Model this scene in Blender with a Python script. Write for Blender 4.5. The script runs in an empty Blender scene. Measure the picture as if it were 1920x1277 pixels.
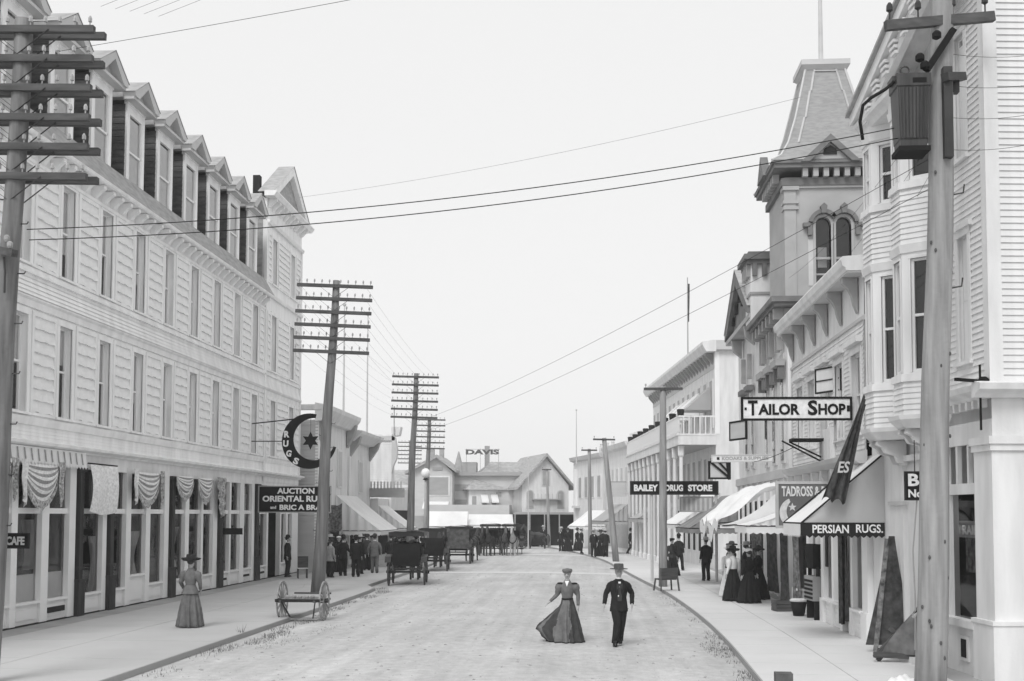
import bpy, math, random
from mathutils import Matrix, Vector, Euler
R = math.radians
rnd = random.Random(7)
C = bpy.context.scene.collection
SC = bpy.context.scene

# ---------------------------------------------------------------- camera, sky, sun, exposure
cam = bpy.data.cameras.new('camera'); cam_o = bpy.data.objects.new('camera', cam); C.objects.link(cam_o)
cam_o.matrix_world = Matrix.Translation((0, 0, 2.78)) @ Matrix.Rotation(R(3.95), 4, 'Z') @ Matrix.Rotation(R(93.2), 4, 'X') @ Matrix.Rotation(R(.15), 4, 'Z')
cam.sensor_width = 36; cam.lens = 39.375; cam.shift_y = .1083; cam.clip_end = 3000; cam.clip_start = .1
SC.camera = cam_o
W = bpy.data.worlds.new('World'); SC.world = W; W.use_nodes = True
wn = W.node_tree; wn.nodes.clear()
wo = wn.nodes.new('ShaderNodeOutputWorld'); sky = wn.nodes.new('ShaderNodeTexSky'); sky.sky_type = 'NISHITA'
sky.sun_disc = False; sky.sun_elevation = R(50); sky.sun_rotation = R(-163); sky.dust_density = 4; sky.air_density = 1.5
bw = wn.nodes.new('ShaderNodeRGBToBW'); b1 = wn.nodes.new('ShaderNodeBackground'); b1.inputs[1].default_value = .05
b2 = wn.nodes.new('ShaderNodeBackground'); b2.inputs[0].default_value = (.93, .93, .93, 1); b2.inputs[1].default_value = .79
ad = wn.nodes.new('ShaderNodeAddShader')
cl = wn.nodes.new('ShaderNodeMath'); cl.operation = 'MULTIPLY'; cl.inputs[1].default_value = .35      # bright, even cloud veils most of the blue sky
wn.links.new(sky.outputs[0], bw.inputs[0]); wn.links.new(bw.outputs[0], cl.inputs[0]); wn.links.new(cl.outputs[0], b1.inputs[0])
wn.links.new(b1.outputs[0], ad.inputs[0]); wn.links.new(b2.outputs[0], ad.inputs[1]); wn.links.new(ad.outputs[0], wo.inputs[0])
sl = bpy.data.lights.new('sun', 'SUN'); sl.energy = 1.7; sl.angle = R(24); sl.color = (1, 1, 1)
so = bpy.data.objects.new('sun', sl); C.objects.link(so)
so.rotation_euler = Vector((math.sin(R(-163)) * math.cos(R(50)), math.cos(R(-163)) * math.cos(R(50)), math.sin(R(50)))).to_track_quat('Z', 'Y').to_euler()
SC.view_settings.view_transform = 'Standard'; SC.view_settings.look = 'None'; SC.view_settings.gamma = 1
SC.view_settings.use_curve_mapping = False; SC.view_settings.exposure = 0.2
SC.cycles.volume_bounces = 2; SC.cycles.max_bounces = 8; SC.cycles.transparent_max_bounces = 12

# ---------------------------------------------------------------- helpers
MATS = {}
def mat(name, v, rough=.8, var=.12, scale=(1.5, 1.5, 1.5), bump=.0, bscale=30, metal=0, spec=.3, kind='noise', detail=5):
    """greyscale procedural material: albedo v varied by +-var by noise in object space"""
    if name in MATS: return MATS[name]
    m = bpy.data.materials.new(name); m.use_nodes = True; n = m.node_tree; p = n.nodes['Principled BSDF']
    p.inputs['Roughness'].default_value = rough; p.inputs['Metallic'].default_value = metal
    p.inputs['Specular IOR Level'].default_value = spec
    tc = n.nodes.new('ShaderNodeTexCoord'); mp = n.nodes.new('ShaderNodeMapping'); mp.inputs['Scale'].default_value = scale
    n.links.new(tc.outputs['Object'], mp.inputs[0])
    t = n.nodes.new('ShaderNodeTexNoise'); t.inputs['Scale'].default_value = 1; t.inputs['Detail'].default_value = detail
    n.links.new(mp.outputs[0], t.inputs[0]); f = t.outputs[0]
    if kind == 'wave':
        w = n.nodes.new('ShaderNodeTexWave'); w.inputs['Scale'].default_value = 1; w.inputs['Distortion'].default_value = 1.5; w.bands_direction = 'Z'
        n.links.new(mp.outputs[0], w.inputs[0]); f = w.outputs['Fac'] if 'Fac' in w.outputs else w.outputs[1]
    r = n.nodes.new('ShaderNodeMapRange'); r.inputs[1].default_value = .3 if kind == 'noise' else 0; r.inputs[2].default_value = .7 if kind == 'noise' else 1
    r.inputs[3].default_value = v * (1 - var); r.inputs[4].default_value = v * (1 + var)
    n.links.new(f, r.inputs[0]); n.links.new(r.outputs[0], p.inputs['Base Color'])
    if bump:
        b = n.nodes.new('ShaderNodeBump'); b.inputs['Strength'].default_value = bump; b.inputs['Distance'].default_value = .02
        t2 = n.nodes.new('ShaderNodeTexNoise'); t2.inputs['Scale'].default_value = bscale; t2.inputs['Detail'].default_value = 4
        n.links.new(tc.outputs['Object'], t2.inputs[0]); n.links.new(t2.outputs[0], b.inputs['Height']); n.links.new(b.outputs[0], p.inputs['Normal'])
    MATS[name] = m; return m
def glass_mat(name, refl=.12, tint=.75):
    m = bpy.data.materials.new(name); m.use_nodes = True; n = m.node_tree; n.nodes.remove(n.nodes['Principled BSDF'])
    o = n.nodes['Material Output']; a = n.nodes.new('ShaderNodeBsdfTransparent'); a.inputs[0].default_value = (tint, tint, tint, 1)
    g = n.nodes.new('ShaderNodeBsdfGlossy'); g.inputs['Roughness'].default_value = .03
    lw = n.nodes.new('ShaderNodeFresnel'); lw.inputs[0].default_value = 1.5
    t = n.nodes.new('ShaderNodeTexNoise'); t.inputs['Scale'].default_value = 1.2
    bp = n.nodes.new('ShaderNodeBump'); bp.inputs['Strength'].default_value = .06; bp.inputs['Distance'].default_value = .05
    tc = n.nodes.new('ShaderNodeTexCoord'); n.links.new(tc.outputs['Object'], t.inputs[0])
    n.links.new(t.outputs[0], bp.inputs['Height']); n.links.new(bp.outputs[0], g.inputs['Normal'])
    mr = n.nodes.new('ShaderNodeMath'); mr.operation = 'ADD'; mr.inputs[1].default_value = refl; n.links.new(lw.outputs[0], mr.inputs[0])
    x = n.nodes.new('ShaderNodeMixShader'); n.links.new(mr.outputs[0], x.inputs[0]); n.links.new(a.outputs[0], x.inputs[1]); n.links.new(g.outputs[0], x.inputs[2])
    n.links.new(x.outputs[0], o.inputs[0]); return m

def canvas_mat(name, v, tr=.4):
    """thin cloth: part of the light comes through"""
    m = mat(name, v, .9, .06, (1.5, 1.5, 1.5), .15, 10); n = m.node_tree; p = n.nodes['Principled BSDF']; o = n.nodes['Material Output']
    t = n.nodes.new('ShaderNodeBsdfTranslucent'); x = n.nodes.new('ShaderNodeMixShader'); x.inputs[0].default_value = tr; t.inputs[0].default_value = (v, v, v, 1)
    n.links.new(p.outputs[0], x.inputs[1]); n.links.new(t.outputs[0], x.inputs[2]); n.links.new(x.outputs[0], o.inputs[0]); return m
class MB:
    def __init__(s): s.v = []; s.f = []; s.M = None
    def add(s, vs, fs):
        k = len(s.v)
        s.v += [tuple(s.M @ Vector(p)) for p in vs] if s.M else [tuple(p) for p in vs]
        s.f += [tuple(i + k for i in f) for f in fs]; return s
    def poly(s, *p): return s.add(p, [tuple(range(len(p)))])
    def box(s, x0, x1, y0, y1, z0, z1):
        return s.add([(x0, y0, z0), (x1, y0, z0), (x1, y1, z0), (x0, y1, z0), (x0, y0, z1), (x1, y0, z1), (x1, y1, z1), (x0, y1, z1)],
                     [(0, 3, 2, 1), (4, 5, 6, 7), (0, 1, 5, 4), (1, 2, 6, 5), (2, 3, 7, 6), (3, 0, 4, 7)])
    def bar(s, a, b, w, h=None, up=(0, 0, 1)):
        """square bar from a to b"""
        a = Vector(a); b = Vector(b); d = (b - a).normalized(); h = w if h is None else h
        u = Vector(up); x = d.cross(u)
        if x.length < 1e-4: x = d.cross(Vector((0, 1, 0)))
        x.normalize(); u = x.cross(d); x *= w / 2; u *= h / 2
        return s.add([a - x - u, a + x - u, a + x + u, a - x + u, b - x - u, b + x - u, b + x + u, b - x + u],
                     [(3, 2, 1, 0), (4, 5, 6, 7), (0, 1, 5, 4), (1, 2, 6, 5), (2, 3, 7, 6), (3, 0, 4, 7)])
    def prism(s, pts, a, b, axis='x'):
        """extrude a 2D profile: axis x -> pts are (y,z); axis y -> (x,z); axis z -> (x,y)"""
        n = len(pts); f = {'x': lambda p, t: (t, p[0], p[1]), 'y': lambda p, t: (p[0], t, p[1]), 'z': lambda p, t: (p[0], p[1], t)}[axis]
        vs = [f(p, a) for p in pts] + [f(p, b) for p in pts]
        return s.add(vs, [tuple(range(n))[::-1], tuple(range(n, 2 * n))] + [(i, (i + 1) % n, n + (i + 1) % n, n + i) for i in range(n)])
    def tube(s, pts, r, n=8, cap=True):
        pts = [Vector(p) for p in pts]; rs = r if isinstance(r, (list, tuple)) else [r] * len(pts); k = len(s.v); vs = []; fs = []
        ref = None
        for i, p in enumerate(pts):
            d = (pts[min(i + 1, len(pts) - 1)] - pts[max(i - 1, 0)]).normalized()
            if ref is None: ref = d.orthogonal()
            x = (ref - d * ref.dot(d)).normalized(); ref = x; y = d.cross(x)
            for j in range(n):
                t = 2 * math.pi * j / n; vs.append(p + (x * math.cos(t) + y * math.sin(t)) * rs[i])
        for i in range(len(pts) - 1):
            for j in range(n): fs.append((i * n + j, i * n + (j + 1) % n, (i + 1) * n + (j + 1) % n, (i + 1) * n + j))
        if cap: fs += [tuple(range(n))[::-1], tuple(range((len(pts) - 1) * n, len(pts) * n))]
        return s.add(vs, fs)
    def rings(s, rings, cap=True):
        n = len(rings[0]); vs = [p for r in rings for p in r]; fs = []
        for i in range(len(rings) - 1):
            for j in range(n): fs.append((i * n + j, i * n + (j + 1) % n, (i + 1) * n + (j + 1) % n, (i + 1) * n + j))
        if cap: fs += [tuple(range(n))[::-1], tuple(range((len(rings) - 1) * n, len(rings) * n))]
        return s.add(vs, fs)
    def ell(s, c, rx, ry, rz, n=10, m=7, top=1.0):
        rr = []
        for i in range(m + 1):
            t = -math.pi / 2 + math.pi * i / m * top
            t = max(min(t, math.pi / 2 - .02), -math.pi / 2 + .02)
            rr.append([(c[0] + rx * math.cos(t) * math.cos(2 * math.pi * j / n), c[1] + ry * math.cos(t) * math.sin(2 * math.pi * j / n), c[2] + rz * math.sin(t)) for j in range(n)])
        return s.rings(rr)
    def lathe(s, prof, c=(0, 0, 0), n=12): return s.rings([[(c[0] + r * math.cos(2 * math.pi * j / n), c[1] + r * math.sin(2 * math.pi * j / n), c[2] + z) for j in range(n)] for r, z in prof])
    def grid(s, fn, nu, nv):
        vs = [fn(i / nu, j / nv) for j in range(nv + 1) for i in range(nu + 1)]
        return s.add(vs, [(j * (nu + 1) + i, j * (nu + 1) + i + 1, (j + 1) * (nu + 1) + i + 1, (j + 1) * (nu + 1) + i) for j in range(nv) for i in range(nu)])
    def mesh(s, name, m, smooth=False):
        me = bpy.data.meshes.new(name); me.from_pydata(s.v, [], s.f); me.validate(); me.update()
        if m: me.materials.append(m)
        if smooth:
            for p in me.polygons: p.use_smooth = True
        return me
    def build(s, name, m, parent=None, smooth=False, kind=None, label=None, loc=None, rz=None):
        return put(name, s.mesh(name, m, smooth), parent, loc, rz, kind, label)
def put(name, me, parent=None, loc=None, rz=None, kind=None, label=None):
    o = bpy.data.objects.new(name, me); C.objects.link(o)
    if parent: o.parent = parent
    if loc: o.location = loc
    if rz is not None: o.rotation_euler = (0, 0, rz)
    if kind: o['kind'] = kind
    if label: o['label'] = label
    return o
def thing(name, label, cat, loc=(0, 0, 0), rz=0, group=None):
    o = bpy.data.objects.new(name, None); C.objects.link(o); o.location = loc; o.rotation_euler = (0, 0, R(rz)); o.empty_display_size = .2
    return tag(o, label, cat, group)
def tag(o, label, cat, group=None):
    o['label'] = label; o['category'] = cat
    if group: o['group'] = group
    return o
def dup(root, loc, rz=None, label=None, group=None, scale=None):
    def cp(o, par):
        c = o.copy(); C.objects.link(c); c.parent = par
        for ch in o.children: cp(ch, c)
        return c
    r = cp(root, None); r.location = loc
    if rz is not None: r.rotation_euler = (0, 0, R(rz))
    if label: r['label'] = label
    if group: r['group'] = group
    if scale: r.scale = (scale,) * 3
    return r
def solid(o, t, off=0):
    m = o.modifiers.new('solid', 'SOLIDIFY'); m.thickness = t; m.offset = off; return o
def pl(x0, x1, n): return [x0 + (x1 - x0) * i / (n - 1) for i in range(n)] if n > 1 else [x0]

def text_mesh(s, h, w=None, m=None, bold=.0, ex=.008, serif=False, slant=0.):
    """letters in the local XZ plane facing -Y, centred; scaled to height h (and width w)"""
    c = bpy.data.curves.new('letters', 'FONT'); c.body = s; c.size = 1; c.extrude = .02; c.offset = bold; c.align_x = 'CENTER'; c.resolution_u = 3; c.shear = slant
    o = bpy.data.objects.new('letters', c); C.objects.link(o); bpy.context.view_layer.update()
    me = bpy.data.meshes.new_from_object(o.evaluated_get(bpy.context.evaluated_depsgraph_get()))
    bpy.data.objects.remove(o); bpy.data.curves.remove(c)
    xs = [v.co.x for v in me.vertices]; ys = [v.co.y for v in me.vertices]
    sy = h / (max(ys) - min(ys)); sx = sy if w is None else w / (max(xs) - min(xs)); cx = (max(xs) + min(xs)) / 2; cy = (max(ys) + min(ys)) / 2
    for v in me.vertices: v.co = ((v.co.x - cx) * sx, -v.co.z / .02 * ex, (v.co.y - cy) * sy)
    me.materials.clear()
    if m: me.materials.append(m)
    me.update(); return me
def wall_open(mb, x0, x1, z0, z1, ops, y=0., rev=.15, skipx=()):
    """wall face at y (facing -y) with rectangular openings (x0,x1,z0,z1) and reveals of depth rev"""
    xs = sorted({x0, x1, *[min(max(a, x0), x1) for o in ops for a in o[:2]]}); zs = sorted({z0, z1, *[min(max(a, z0), z1) for o in ops for a in o[2:]]})
    for a, b in zip(xs, xs[1:]):
        run = None
        for c, d in zip(zs, zs[1:]):
            hole = any(o[0] < (a + b) / 2 < o[1] and o[2] < (c + d) / 2 < o[3] for o in ops)
            if hole:
                if run: mb.poly((a, y, run[0]), (b, y, run[0]), (b, y, run[1]), (a, y, run[1])); run = None
            else: run = (run[0], d) if run else (c, d)
        if run: mb.poly((a, y, run[0]), (b, y, run[0]), (b, y, run[1]), (a, y, run[1]))
    for a, b, c, d in ops:
        e = y + rev
        mb.poly((a, y, c), (a, y, d), (a, e, d), (a, e, c)); mb.poly((b, y, d), (b, y, c), (b, e, c), (b, e, d))
        mb.poly((a, y, d), (b, y, d), (b, e, d), (a, e, d)); mb.poly((b, y, c), (a, y, c), (a, e, c), (b, e, c))
def claps(mb, x0, x1, z0, z1, pitch=.11, y=0., proud=.022, ops=()):
    """joined lapped boards facing -y, cut round openings"""
    n = max(1, round((z1 - z0) / pitch)); p = (z1 - z0) / n
    for i in range(n):
        a = z0 + i * p; b = a + p; segs = [(x0, x1)]
        for o in ops:
            if o[2] < (a + b) / 2 < o[3]:
                segs = [s for q in segs for s in ((q[0], min(q[1], o[0])), (max(q[0], o[1]), q[1])) if s[1] - s[0] > .01]
        for q in segs:
            mb.poly((q[0], y - proud, a), (q[1], y - proud, a), (q[1], y - .003, b), (q[0], y - .003, b)); mb.poly((q[0], y, a), (q[1], y, a), (q[1], y - proud, a), (q[0], y - proud, a))
CACHE = {}
def cached(key, fn):
    if key not in CACHE: CACHE[key] = fn()
    return CACHE[key]
def window(par, x, z, w, h, y=0., trim=.1, rec=.1, m=None, blind=.6, hood=0, rz=None, glass=None, light=False, sill=.06, proud=.035, mid=.5):
    """two-sash window: part window > pane x2, blind. (x,z) is the bottom centre of the opening, y the wall face"""
    m = m or P_W
    def fr():
        b = MB()
        if trim:
            b.box(-w / 2 - trim, -w / 2, -proud, .02, 0, h); b.box(w / 2, w / 2 + trim, -proud, .02, 0, h)
            b.box(-w / 2 - trim, w / 2 + trim, -proud - .01, .02, h, h + trim * 1.1)
        if sill: b.box(-w / 2 - trim - .03, w / 2 + trim + .03, -proud - .05, .01, -sill, .006)
        if hood: b.box(-w / 2 - trim - .1, w / 2 + trim + .1, -proud - hood, .02, h + trim * 1.1, h + trim * 1.1 + .09)
        t = .05; q = w / 2 - .004
        for s in (-1, 1): b.box(min(s * q, s * (q - t)), max(s * q, s * (q - t)), rec - .03, rec + .04, .004, h - .004)
        b.box(-q + t, q - t, rec - .03, rec + .04, h - t, h - .004); b.box(-q + t, q - t, rec - .03, rec + .04, .004, t * 1.3)
        b.box(-w / 2 + t, w / 2 - t, rec - .035, rec + .035, h * mid - .025, h * mid + .025)
        return b.mesh('window', m)
    k = (w, h, trim, rec, m.name, hood, sill, proud, mid)
    o = put('window', cached(('wf',) + k, fr), par, (x, y, z), rz)
    g = glass or GLASS
    put('pane', cached(('wp', w, h, rec, g.name, mid), lambda: MB().poly((-w / 2 + .04, rec + .01, h * mid), (w / 2 - .04, rec + .01, h * mid), (w / 2 - .04, rec + .01, h - .04), (-w / 2 + .04, rec + .01, h - .04)).mesh('pane', g)), o)
    put('pane', cached(('wq', w, h, rec, g.name, mid), lambda: MB().poly((-w / 2 + .04, rec + .025, .05), (w / 2 - .04, rec + .025, .05), (w / 2 - .04, rec + .025, h * mid), (-w / 2 + .04, rec + .025, h * mid)).mesh('pane', g)), o)
    if blind:
        put('blind', cached(('wb', w, h, rec, blind), lambda: MB().box(-w / 2 - .08, w / 2 + .08, rec + .032, rec + .06, h * (1 - blind), h * (.84 if blind > .9 else 1) + .0).mesh('blind', M_BLIND)), o)
    return o
# ---------------------------------------------------------------- materials
P_W = mat('white_paint', .69, .6, .12, (3, 3, .6), .12, 18, detail=8)
P_L = mat('pale_grey_paint', .84, .65, .10, (3, 3, .5), .15, 16, detail=8)
P_T = mat('cream_trim_paint', .82, .55, .04)
P_G = mat('light_grey_paint', .52, .6, .07, (1, 1, 3))
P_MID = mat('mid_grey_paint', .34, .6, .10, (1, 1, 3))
P_STONED = mat('dark_drab_trim', .17, .8, .2, (2, 2, 2), .2, 12)
P_STONE = mat('drab_tower_paint', .38, .7, .10, (.8, .8, 1.5), .15, 8)
P_DK = mat('dark_paint', .026, .8, .3, spec=.12)
P_BLK = mat('black_sign_paint', .013, .8, .2, spec=.12)
M_BLIND = mat('linen_blind', .78, .9, .05)
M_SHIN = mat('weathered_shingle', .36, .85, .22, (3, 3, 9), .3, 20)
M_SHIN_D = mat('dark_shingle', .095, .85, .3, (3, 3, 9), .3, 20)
M_SHINP = mat('painted_shingle', .82, .7, .07, (3, 3, 8), .2, 25)
M_WOOD = mat('weathered_pole_wood', .17, .9, .38, (9, 9, .7), .5, 14)
M_WOOD_R = mat('pale_pole_wood', .28, .9, .30, (8, 8, .6), .5, 14)
M_ARM = mat('crossarm_wood', .085, .9, .3, (2, 12, 12))
M_IRON = mat('dark_iron', .05, .5, .3, metal=.3)
M_INSUL = mat('glass_insulator', .35, .15, .2, spec=.6)
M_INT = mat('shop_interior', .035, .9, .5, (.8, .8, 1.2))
M_CANV = canvas_mat('white_canvas', .88, .22)
M_CANV_G = canvas_mat('grey_canvas', .50, .25)
M_CLOTH_D = mat('dark_rug', .06, .95, .6, (6, 6, 6), .2, 40)
M_CLOTH_M = mat('patterned_rug', .16, .95, .7, (9, 9, 9), .2, 40)
M_LETW = mat('white_letters', .76, .7, .14, (9, 9, 9))
M_SIDEWALK = mat('sidewalk_slab', .33, .9, .07, (.6, .25, 1), .15, 30)
GLASS = glass_mat('window_glass', .03, .92)
GLASS_D = glass_mat('shop_glass', .0, .92)
# road: pale packed dirt with wheel tracks along the street, damp strips near the kerbs
def road_mat():
    m = bpy.data.materials.new('packed_dirt'); m.use_nodes = True; n = m.node_tree; p = n.nodes['Principled BSDF']; p.inputs['Roughness'].default_value = .95
    p.inputs['Specular IOR Level'].default_value = .1
    tc = n.nodes.new('ShaderNodeTexCoord')
    def noise(sc, scale, det=6):
        mp = n.nodes.new('ShaderNodeMapping'); mp.inputs['Scale'].default_value = sc; n.links.new(tc.outputs['Object'], mp.inputs[0])
        t = n.nodes.new('ShaderNodeTexNoise'); t.inputs['Scale'].default_value = scale; t.inputs['Detail'].default_value = det; t.inputs['Roughness'].default_value = .62
        n.links.new(mp.outputs[0], t.inputs[0]); return t.outputs[0]
    def mr(i, a, b, c, d):
        r = n.nodes.new('ShaderNodeMapRange'); r.inputs[1].default_value = a; r.inputs[2].default_value = b; r.inputs[3].default_value = c; r.inputs[4].default_value = d
        n.links.new(i, r.inputs[0]); return r.outputs[0]
    def mul(a, b):
        r = n.nodes.new('ShaderNodeMath'); r.operation = 'MULTIPLY'; n.links.new(a, r.inputs[0]); n.links.new(b, r.inputs[1]); return r.outputs[0]
    a = mr(noise((.9, .16, 1), 1.0), .3, .7, .86, 1.09); b = mr(noise((1, 1, 1), 5), .3, .72, .84, 1.1); c = mr(noise((1, 1, 1), 38, 3), .25, .5, .82, 1.03)
    e = mul(mr(noise((.35, .5, 1), .8), .35, .75, .9, 1.06), mr(noise((2.6, .045, 1), 1.0, 5), .35, .68, .91, 1.05))
    f = mul(mul(a, b), mul(c, e)); r = n.nodes.new('ShaderNodeMath'); r.operation = 'MULTIPLY'; r.inputs[1].default_value = .53; n.links.new(f, r.inputs[0])
    n.links.new(r.outputs[0], p.inputs['Base Color'])
    bp = n.nodes.new('ShaderNodeBump'); bp.inputs['Strength'].default_value = .5; bp.inputs['Distance'].default_value = .03
    n.links.new(noise((1, .6, 1), 9), bp.inputs['Height']); n.links.new(bp.outputs[0], p.inputs['Normal']); return m
M_ROAD = road_mat()

# ---------------------------------------------------------------- ground, road, sidewalks
def sheet(name, pts, z, m, kind='structure'):
    o = MB().poly(*[(x, y, z) for x, y in pts]).build(name, m); o['kind'] = kind; return o
sheet('ground', [(-250, -60), (250, -60), (250, 320), (-250, 320)], -.13, mat('far_ground', .40, .95, .1, (.05, .05, .05)))
LK = [(-8.25, -25), (-8.1, 14), (-8.0, 30), (-8.0, 41.2), (-8.6, 43), (-8.7, 55), (-9.0, 66), (-10.5, 78), (-13.5, 92), (-20, 112), (-34, 140)]
RK = [(2.4, -25), (2.65, 12), (2.85, 18.5), (3.05, 26), (3.02, 33), (2.75, 41), (2.2, 49), (1.5, 60), (.8, 70), (-.5, 80), (-3.5, 96), (-10, 118), (-22, 146)]
def dense(p, n=6):
    out = []
    for i in range(len(p) - 1):
        q = [p[max(i - 1, 0)], p[i], p[i + 1], p[min(i + 2, len(p) - 1)]]
        for k in range(n):
            t = k / n
            out.append(tuple(.5 * (2 * q[1][c] + (q[2][c] - q[0][c]) * t + (2 * q[0][c] - 5 * q[1][c] + 4 * q[2][c] - q[3][c]) * t * t + (-q[0][c] + 3 * q[1][c] - 3 * q[2][c] + q[3][c]) * t ** 3) for c in (0, 1)))
    return out + [p[-1]]
LKd, RKd = dense(LK), dense(RK)
mb = MB()      # the road surface: a crowned strip between the kerbs
rr = []
for (a, b), (c, d) in zip([LKd[int(i * (len(LKd) - 1) / 59)] for i in range(60)], [RKd[int(i * (len(RKd) - 1) / 59)] for i in range(60)]):
    rr.append([(a + (c - a) * t, b + (d - b) * t, -.115 + .07 * (1 - (2 * t - 1) ** 2)) for t in pl(0, 1, 13)])
for p, q in zip(rr, rr[1:]):
    for i in range(12): mb.poly(p[i], p[i + 1], q[i + 1], q[i])
mb.build('road', M_ROAD, kind='structure', smooth=True)
def walk(name, edge, back, sgn):
    mb = MB(); n = len(edge)
    for i in range(n - 1):
        (a, b), (c, d) = edge[i], edge[i + 1]
        u = (back(b), b); v = (back(d), d)
        q = [(a, b, 0), (c, d, 0), (v[0], v[1], 0), (u[0], u[1], 0)]
        mb.poly(*(q if sgn > 0 else q[::-1]))
        k = [(a, b, -.14), (c, d, -.14), (c, d, 0), (a, b, 0)]
        mb.poly(*(k[::-1] if sgn > 0 else k))
    return mb.build(name, M_SIDEWALK, kind='structure')
sw_l = walk('left_sidewalk', LKd, lambda y: -15.5 if y < 70 else -18 - (y - 70) * .6, -1)
sw_r = walk('right_sidewalk', RKd, lambda y: 9.5, 1)
# slab joints: every flag of the near sidewalks is one piece, set a few mm proud of the base strip
M_FLAG = mat('sidewalk_flag', .46, .9, .06, (.5, .5, .5), .12, 26); M_FLAG_R = mat('pale_sidewalk_flag', .60, .9, .05, (.5, .5, .5), .12, 26)
def kx(edge, y):
    for (a, b), (c, d) in zip(edge, edge[1:]):
        if b <= y <= d: return a + (c - a) * (y - b) / (d - b)
    return edge[-1][0]
for y0 in pl(12, 99, 59):
    for i, (f0, f1) in enumerate(((0, .5), (.5, 1))):
        q = []
        for y, f in ((y0, f0), (y0, f1), (y0 + 1.478, f1), (y0 + 1.478, f0)):
            a = min(-13.45, kx(LKd, y) - 5); b = kx(LKd, y) - .03; q.append((a + (b - a) * f - (.022 if f == f1 and i == 0 else 0), y))
        z = .003 + rnd.random() * .003; m = MB(); m.prism(q, -.05, z, 'z'); m.build('paving_flag', M_FLAG, sw_l)
for y0 in pl(14, 99.5, 58):
    for i, (f0, f1) in enumerate(((0, .5), (.5, 1))):
        q = []
        for y, f in ((y0, f0), (y0, f1), (y0 + 1.478, f1), (y0 + 1.478, f0)):
            a = kx(RKd, y) + .03; b = 6.1 if y < 62 else kx(RKd, y) + 5; q.append((a + (b - a) * f - (.022 if f == f1 and i == 0 else 0), y))
        z = .003 + rnd.random() * .003; m = MB(); m.prism(q, -.05, z, 'z'); m.build('paving_flag', M_FLAG_R, sw_r)
M_SHADE = mat('painted_shade_strip', .33, .9, .15, (1, 1, 1), .2, 20)  # dark strip: the left building's shade on the sidewalk, put in as colour
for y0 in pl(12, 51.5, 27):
    m = MB(); m.prism([(-13.80, y0), (-12.98, y0), (-12.98, y0 + 1.505), (-13.80, y0 + 1.505)], -.05, .008, 'z'); m.build('shade_strip', M_SHADE, sw_l)
st = MB()      # loose stones and clods on the road
for _ in range(1500):
    y = 15 + 40 * rnd.random() ** 1.6; t = rnd.random(); x0, x1 = kx(LKd, y), kx(RKd, y); x = x0 + (x1 - x0) * t; z = -.115 + .07 * (1 - (2 * t - 1) ** 2); r = .012 + .03 * rnd.random() ** 3
    st.ell((x, y, z), r, r * (.7 + .6 * rnd.random()), r * .6, 5, 3)
st.build('loose_stones', mat('road_stone', .36, .9, .4, (3, 3, 3)), kind='stuff'); tag(bpy.data.objects['loose_stones'], 'small loose stones and clods scattered over the dirt road', 'stones')
# two stone crosswalks laid over the dirt
M_XW = mat('crosswalk_stone', .57, .9, .06, (2, 2, 2))
for y, w in ((53.6, 1.5), (77.5, 2.0)):
    mb = MB(); x0, x1 = kx(LKd, y), kx(RKd, y)
    P_ = [(x0 + (x1 - x0) * t, -.108 + .07 * (1 - (2 * t - 1) ** 2)) for t in pl(.01, .99, 15)]
    for (a, z), (b, z2) in zip(P_, P_[1:]): mb.poly((a, y, z), (b, y, z2), (b, y + w, z2), (a, y + w, z))
    mb.build('crosswalk', M_XW, kind='structure')
# weeds along the kerbs
def tufts(name, spots, m):
    mb = MB()
    for x, y, r, n, h in spots:
        for _ in range(n // 2):
            a = rnd.random() * 6.28; d = r * math.sqrt(rnd.random()); px, py = x + d * math.cos(a) * .42, y + d * math.sin(a) * 1.1
            b = rnd.random() * 6.28; hh = h * (.4 + rnd.random()); w = .006 + .008 * rnd.random(); l = hh * (.3 + rnd.random() * .7)
            mb.add([(px - w * math.sin(b), py + w * math.cos(b), -.13), (px + w * math.sin(b), py - w * math.cos(b), -.13), (px + l * math.cos(b), py + l * math.sin(b), -.11 + hh)], [(0, 1, 2)])
    return mb.build(name, m, kind='stuff')
M_WEED = mat('kerb_weeds', .19, .9, .4, (4, 4, 4))
sp = []
for y, r, n in ((18.5, .5, 300), (19.6, .35, 240), (20.6, .3, 200), (22.3, .22, 60), (23.8, .5, 420), (24.9, .55, 520), (26.6, .35, 190), (27.6, .3, 90), (31, .3, 70), (34, .4, 90), (36.5, .6, 150), (39.3, .5, 110)):
    sp.append((kx(RKd, y) - .14 - .1 * (n > 250), y, r * 1.7, n, .05))
tag(tufts('grass', sp, M_WEED), 'dark weeds growing along the kerb of the right sidewalk', 'grass')
sp = [(kx(LKd, y) + .15 + rnd.random() * .5, y, .7, n, .07) for y, n in ((22.3, 60), (23.6, 260), (25.0, 420), (26.4, 480), (27.8, 240), (29.5, 200), (31.5, 260), (33.5, 300), (36, 260), (38.5, 260), (40.8, 320), (42.4, 260), (18, 60), (20, 90))]
sp += [(kx(LKd, y) + .9 + rnd.random() * .7, y, .6, 120, .06) for y in (24, 25, 26, 27, 28)] + [(-8.12, 25.9, .06, 40, .25)]
tag(tufts('grass', sp, M_WEED), 'dark weeds and trampled grass along the kerb of the left sidewalk', 'grass')
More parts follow.
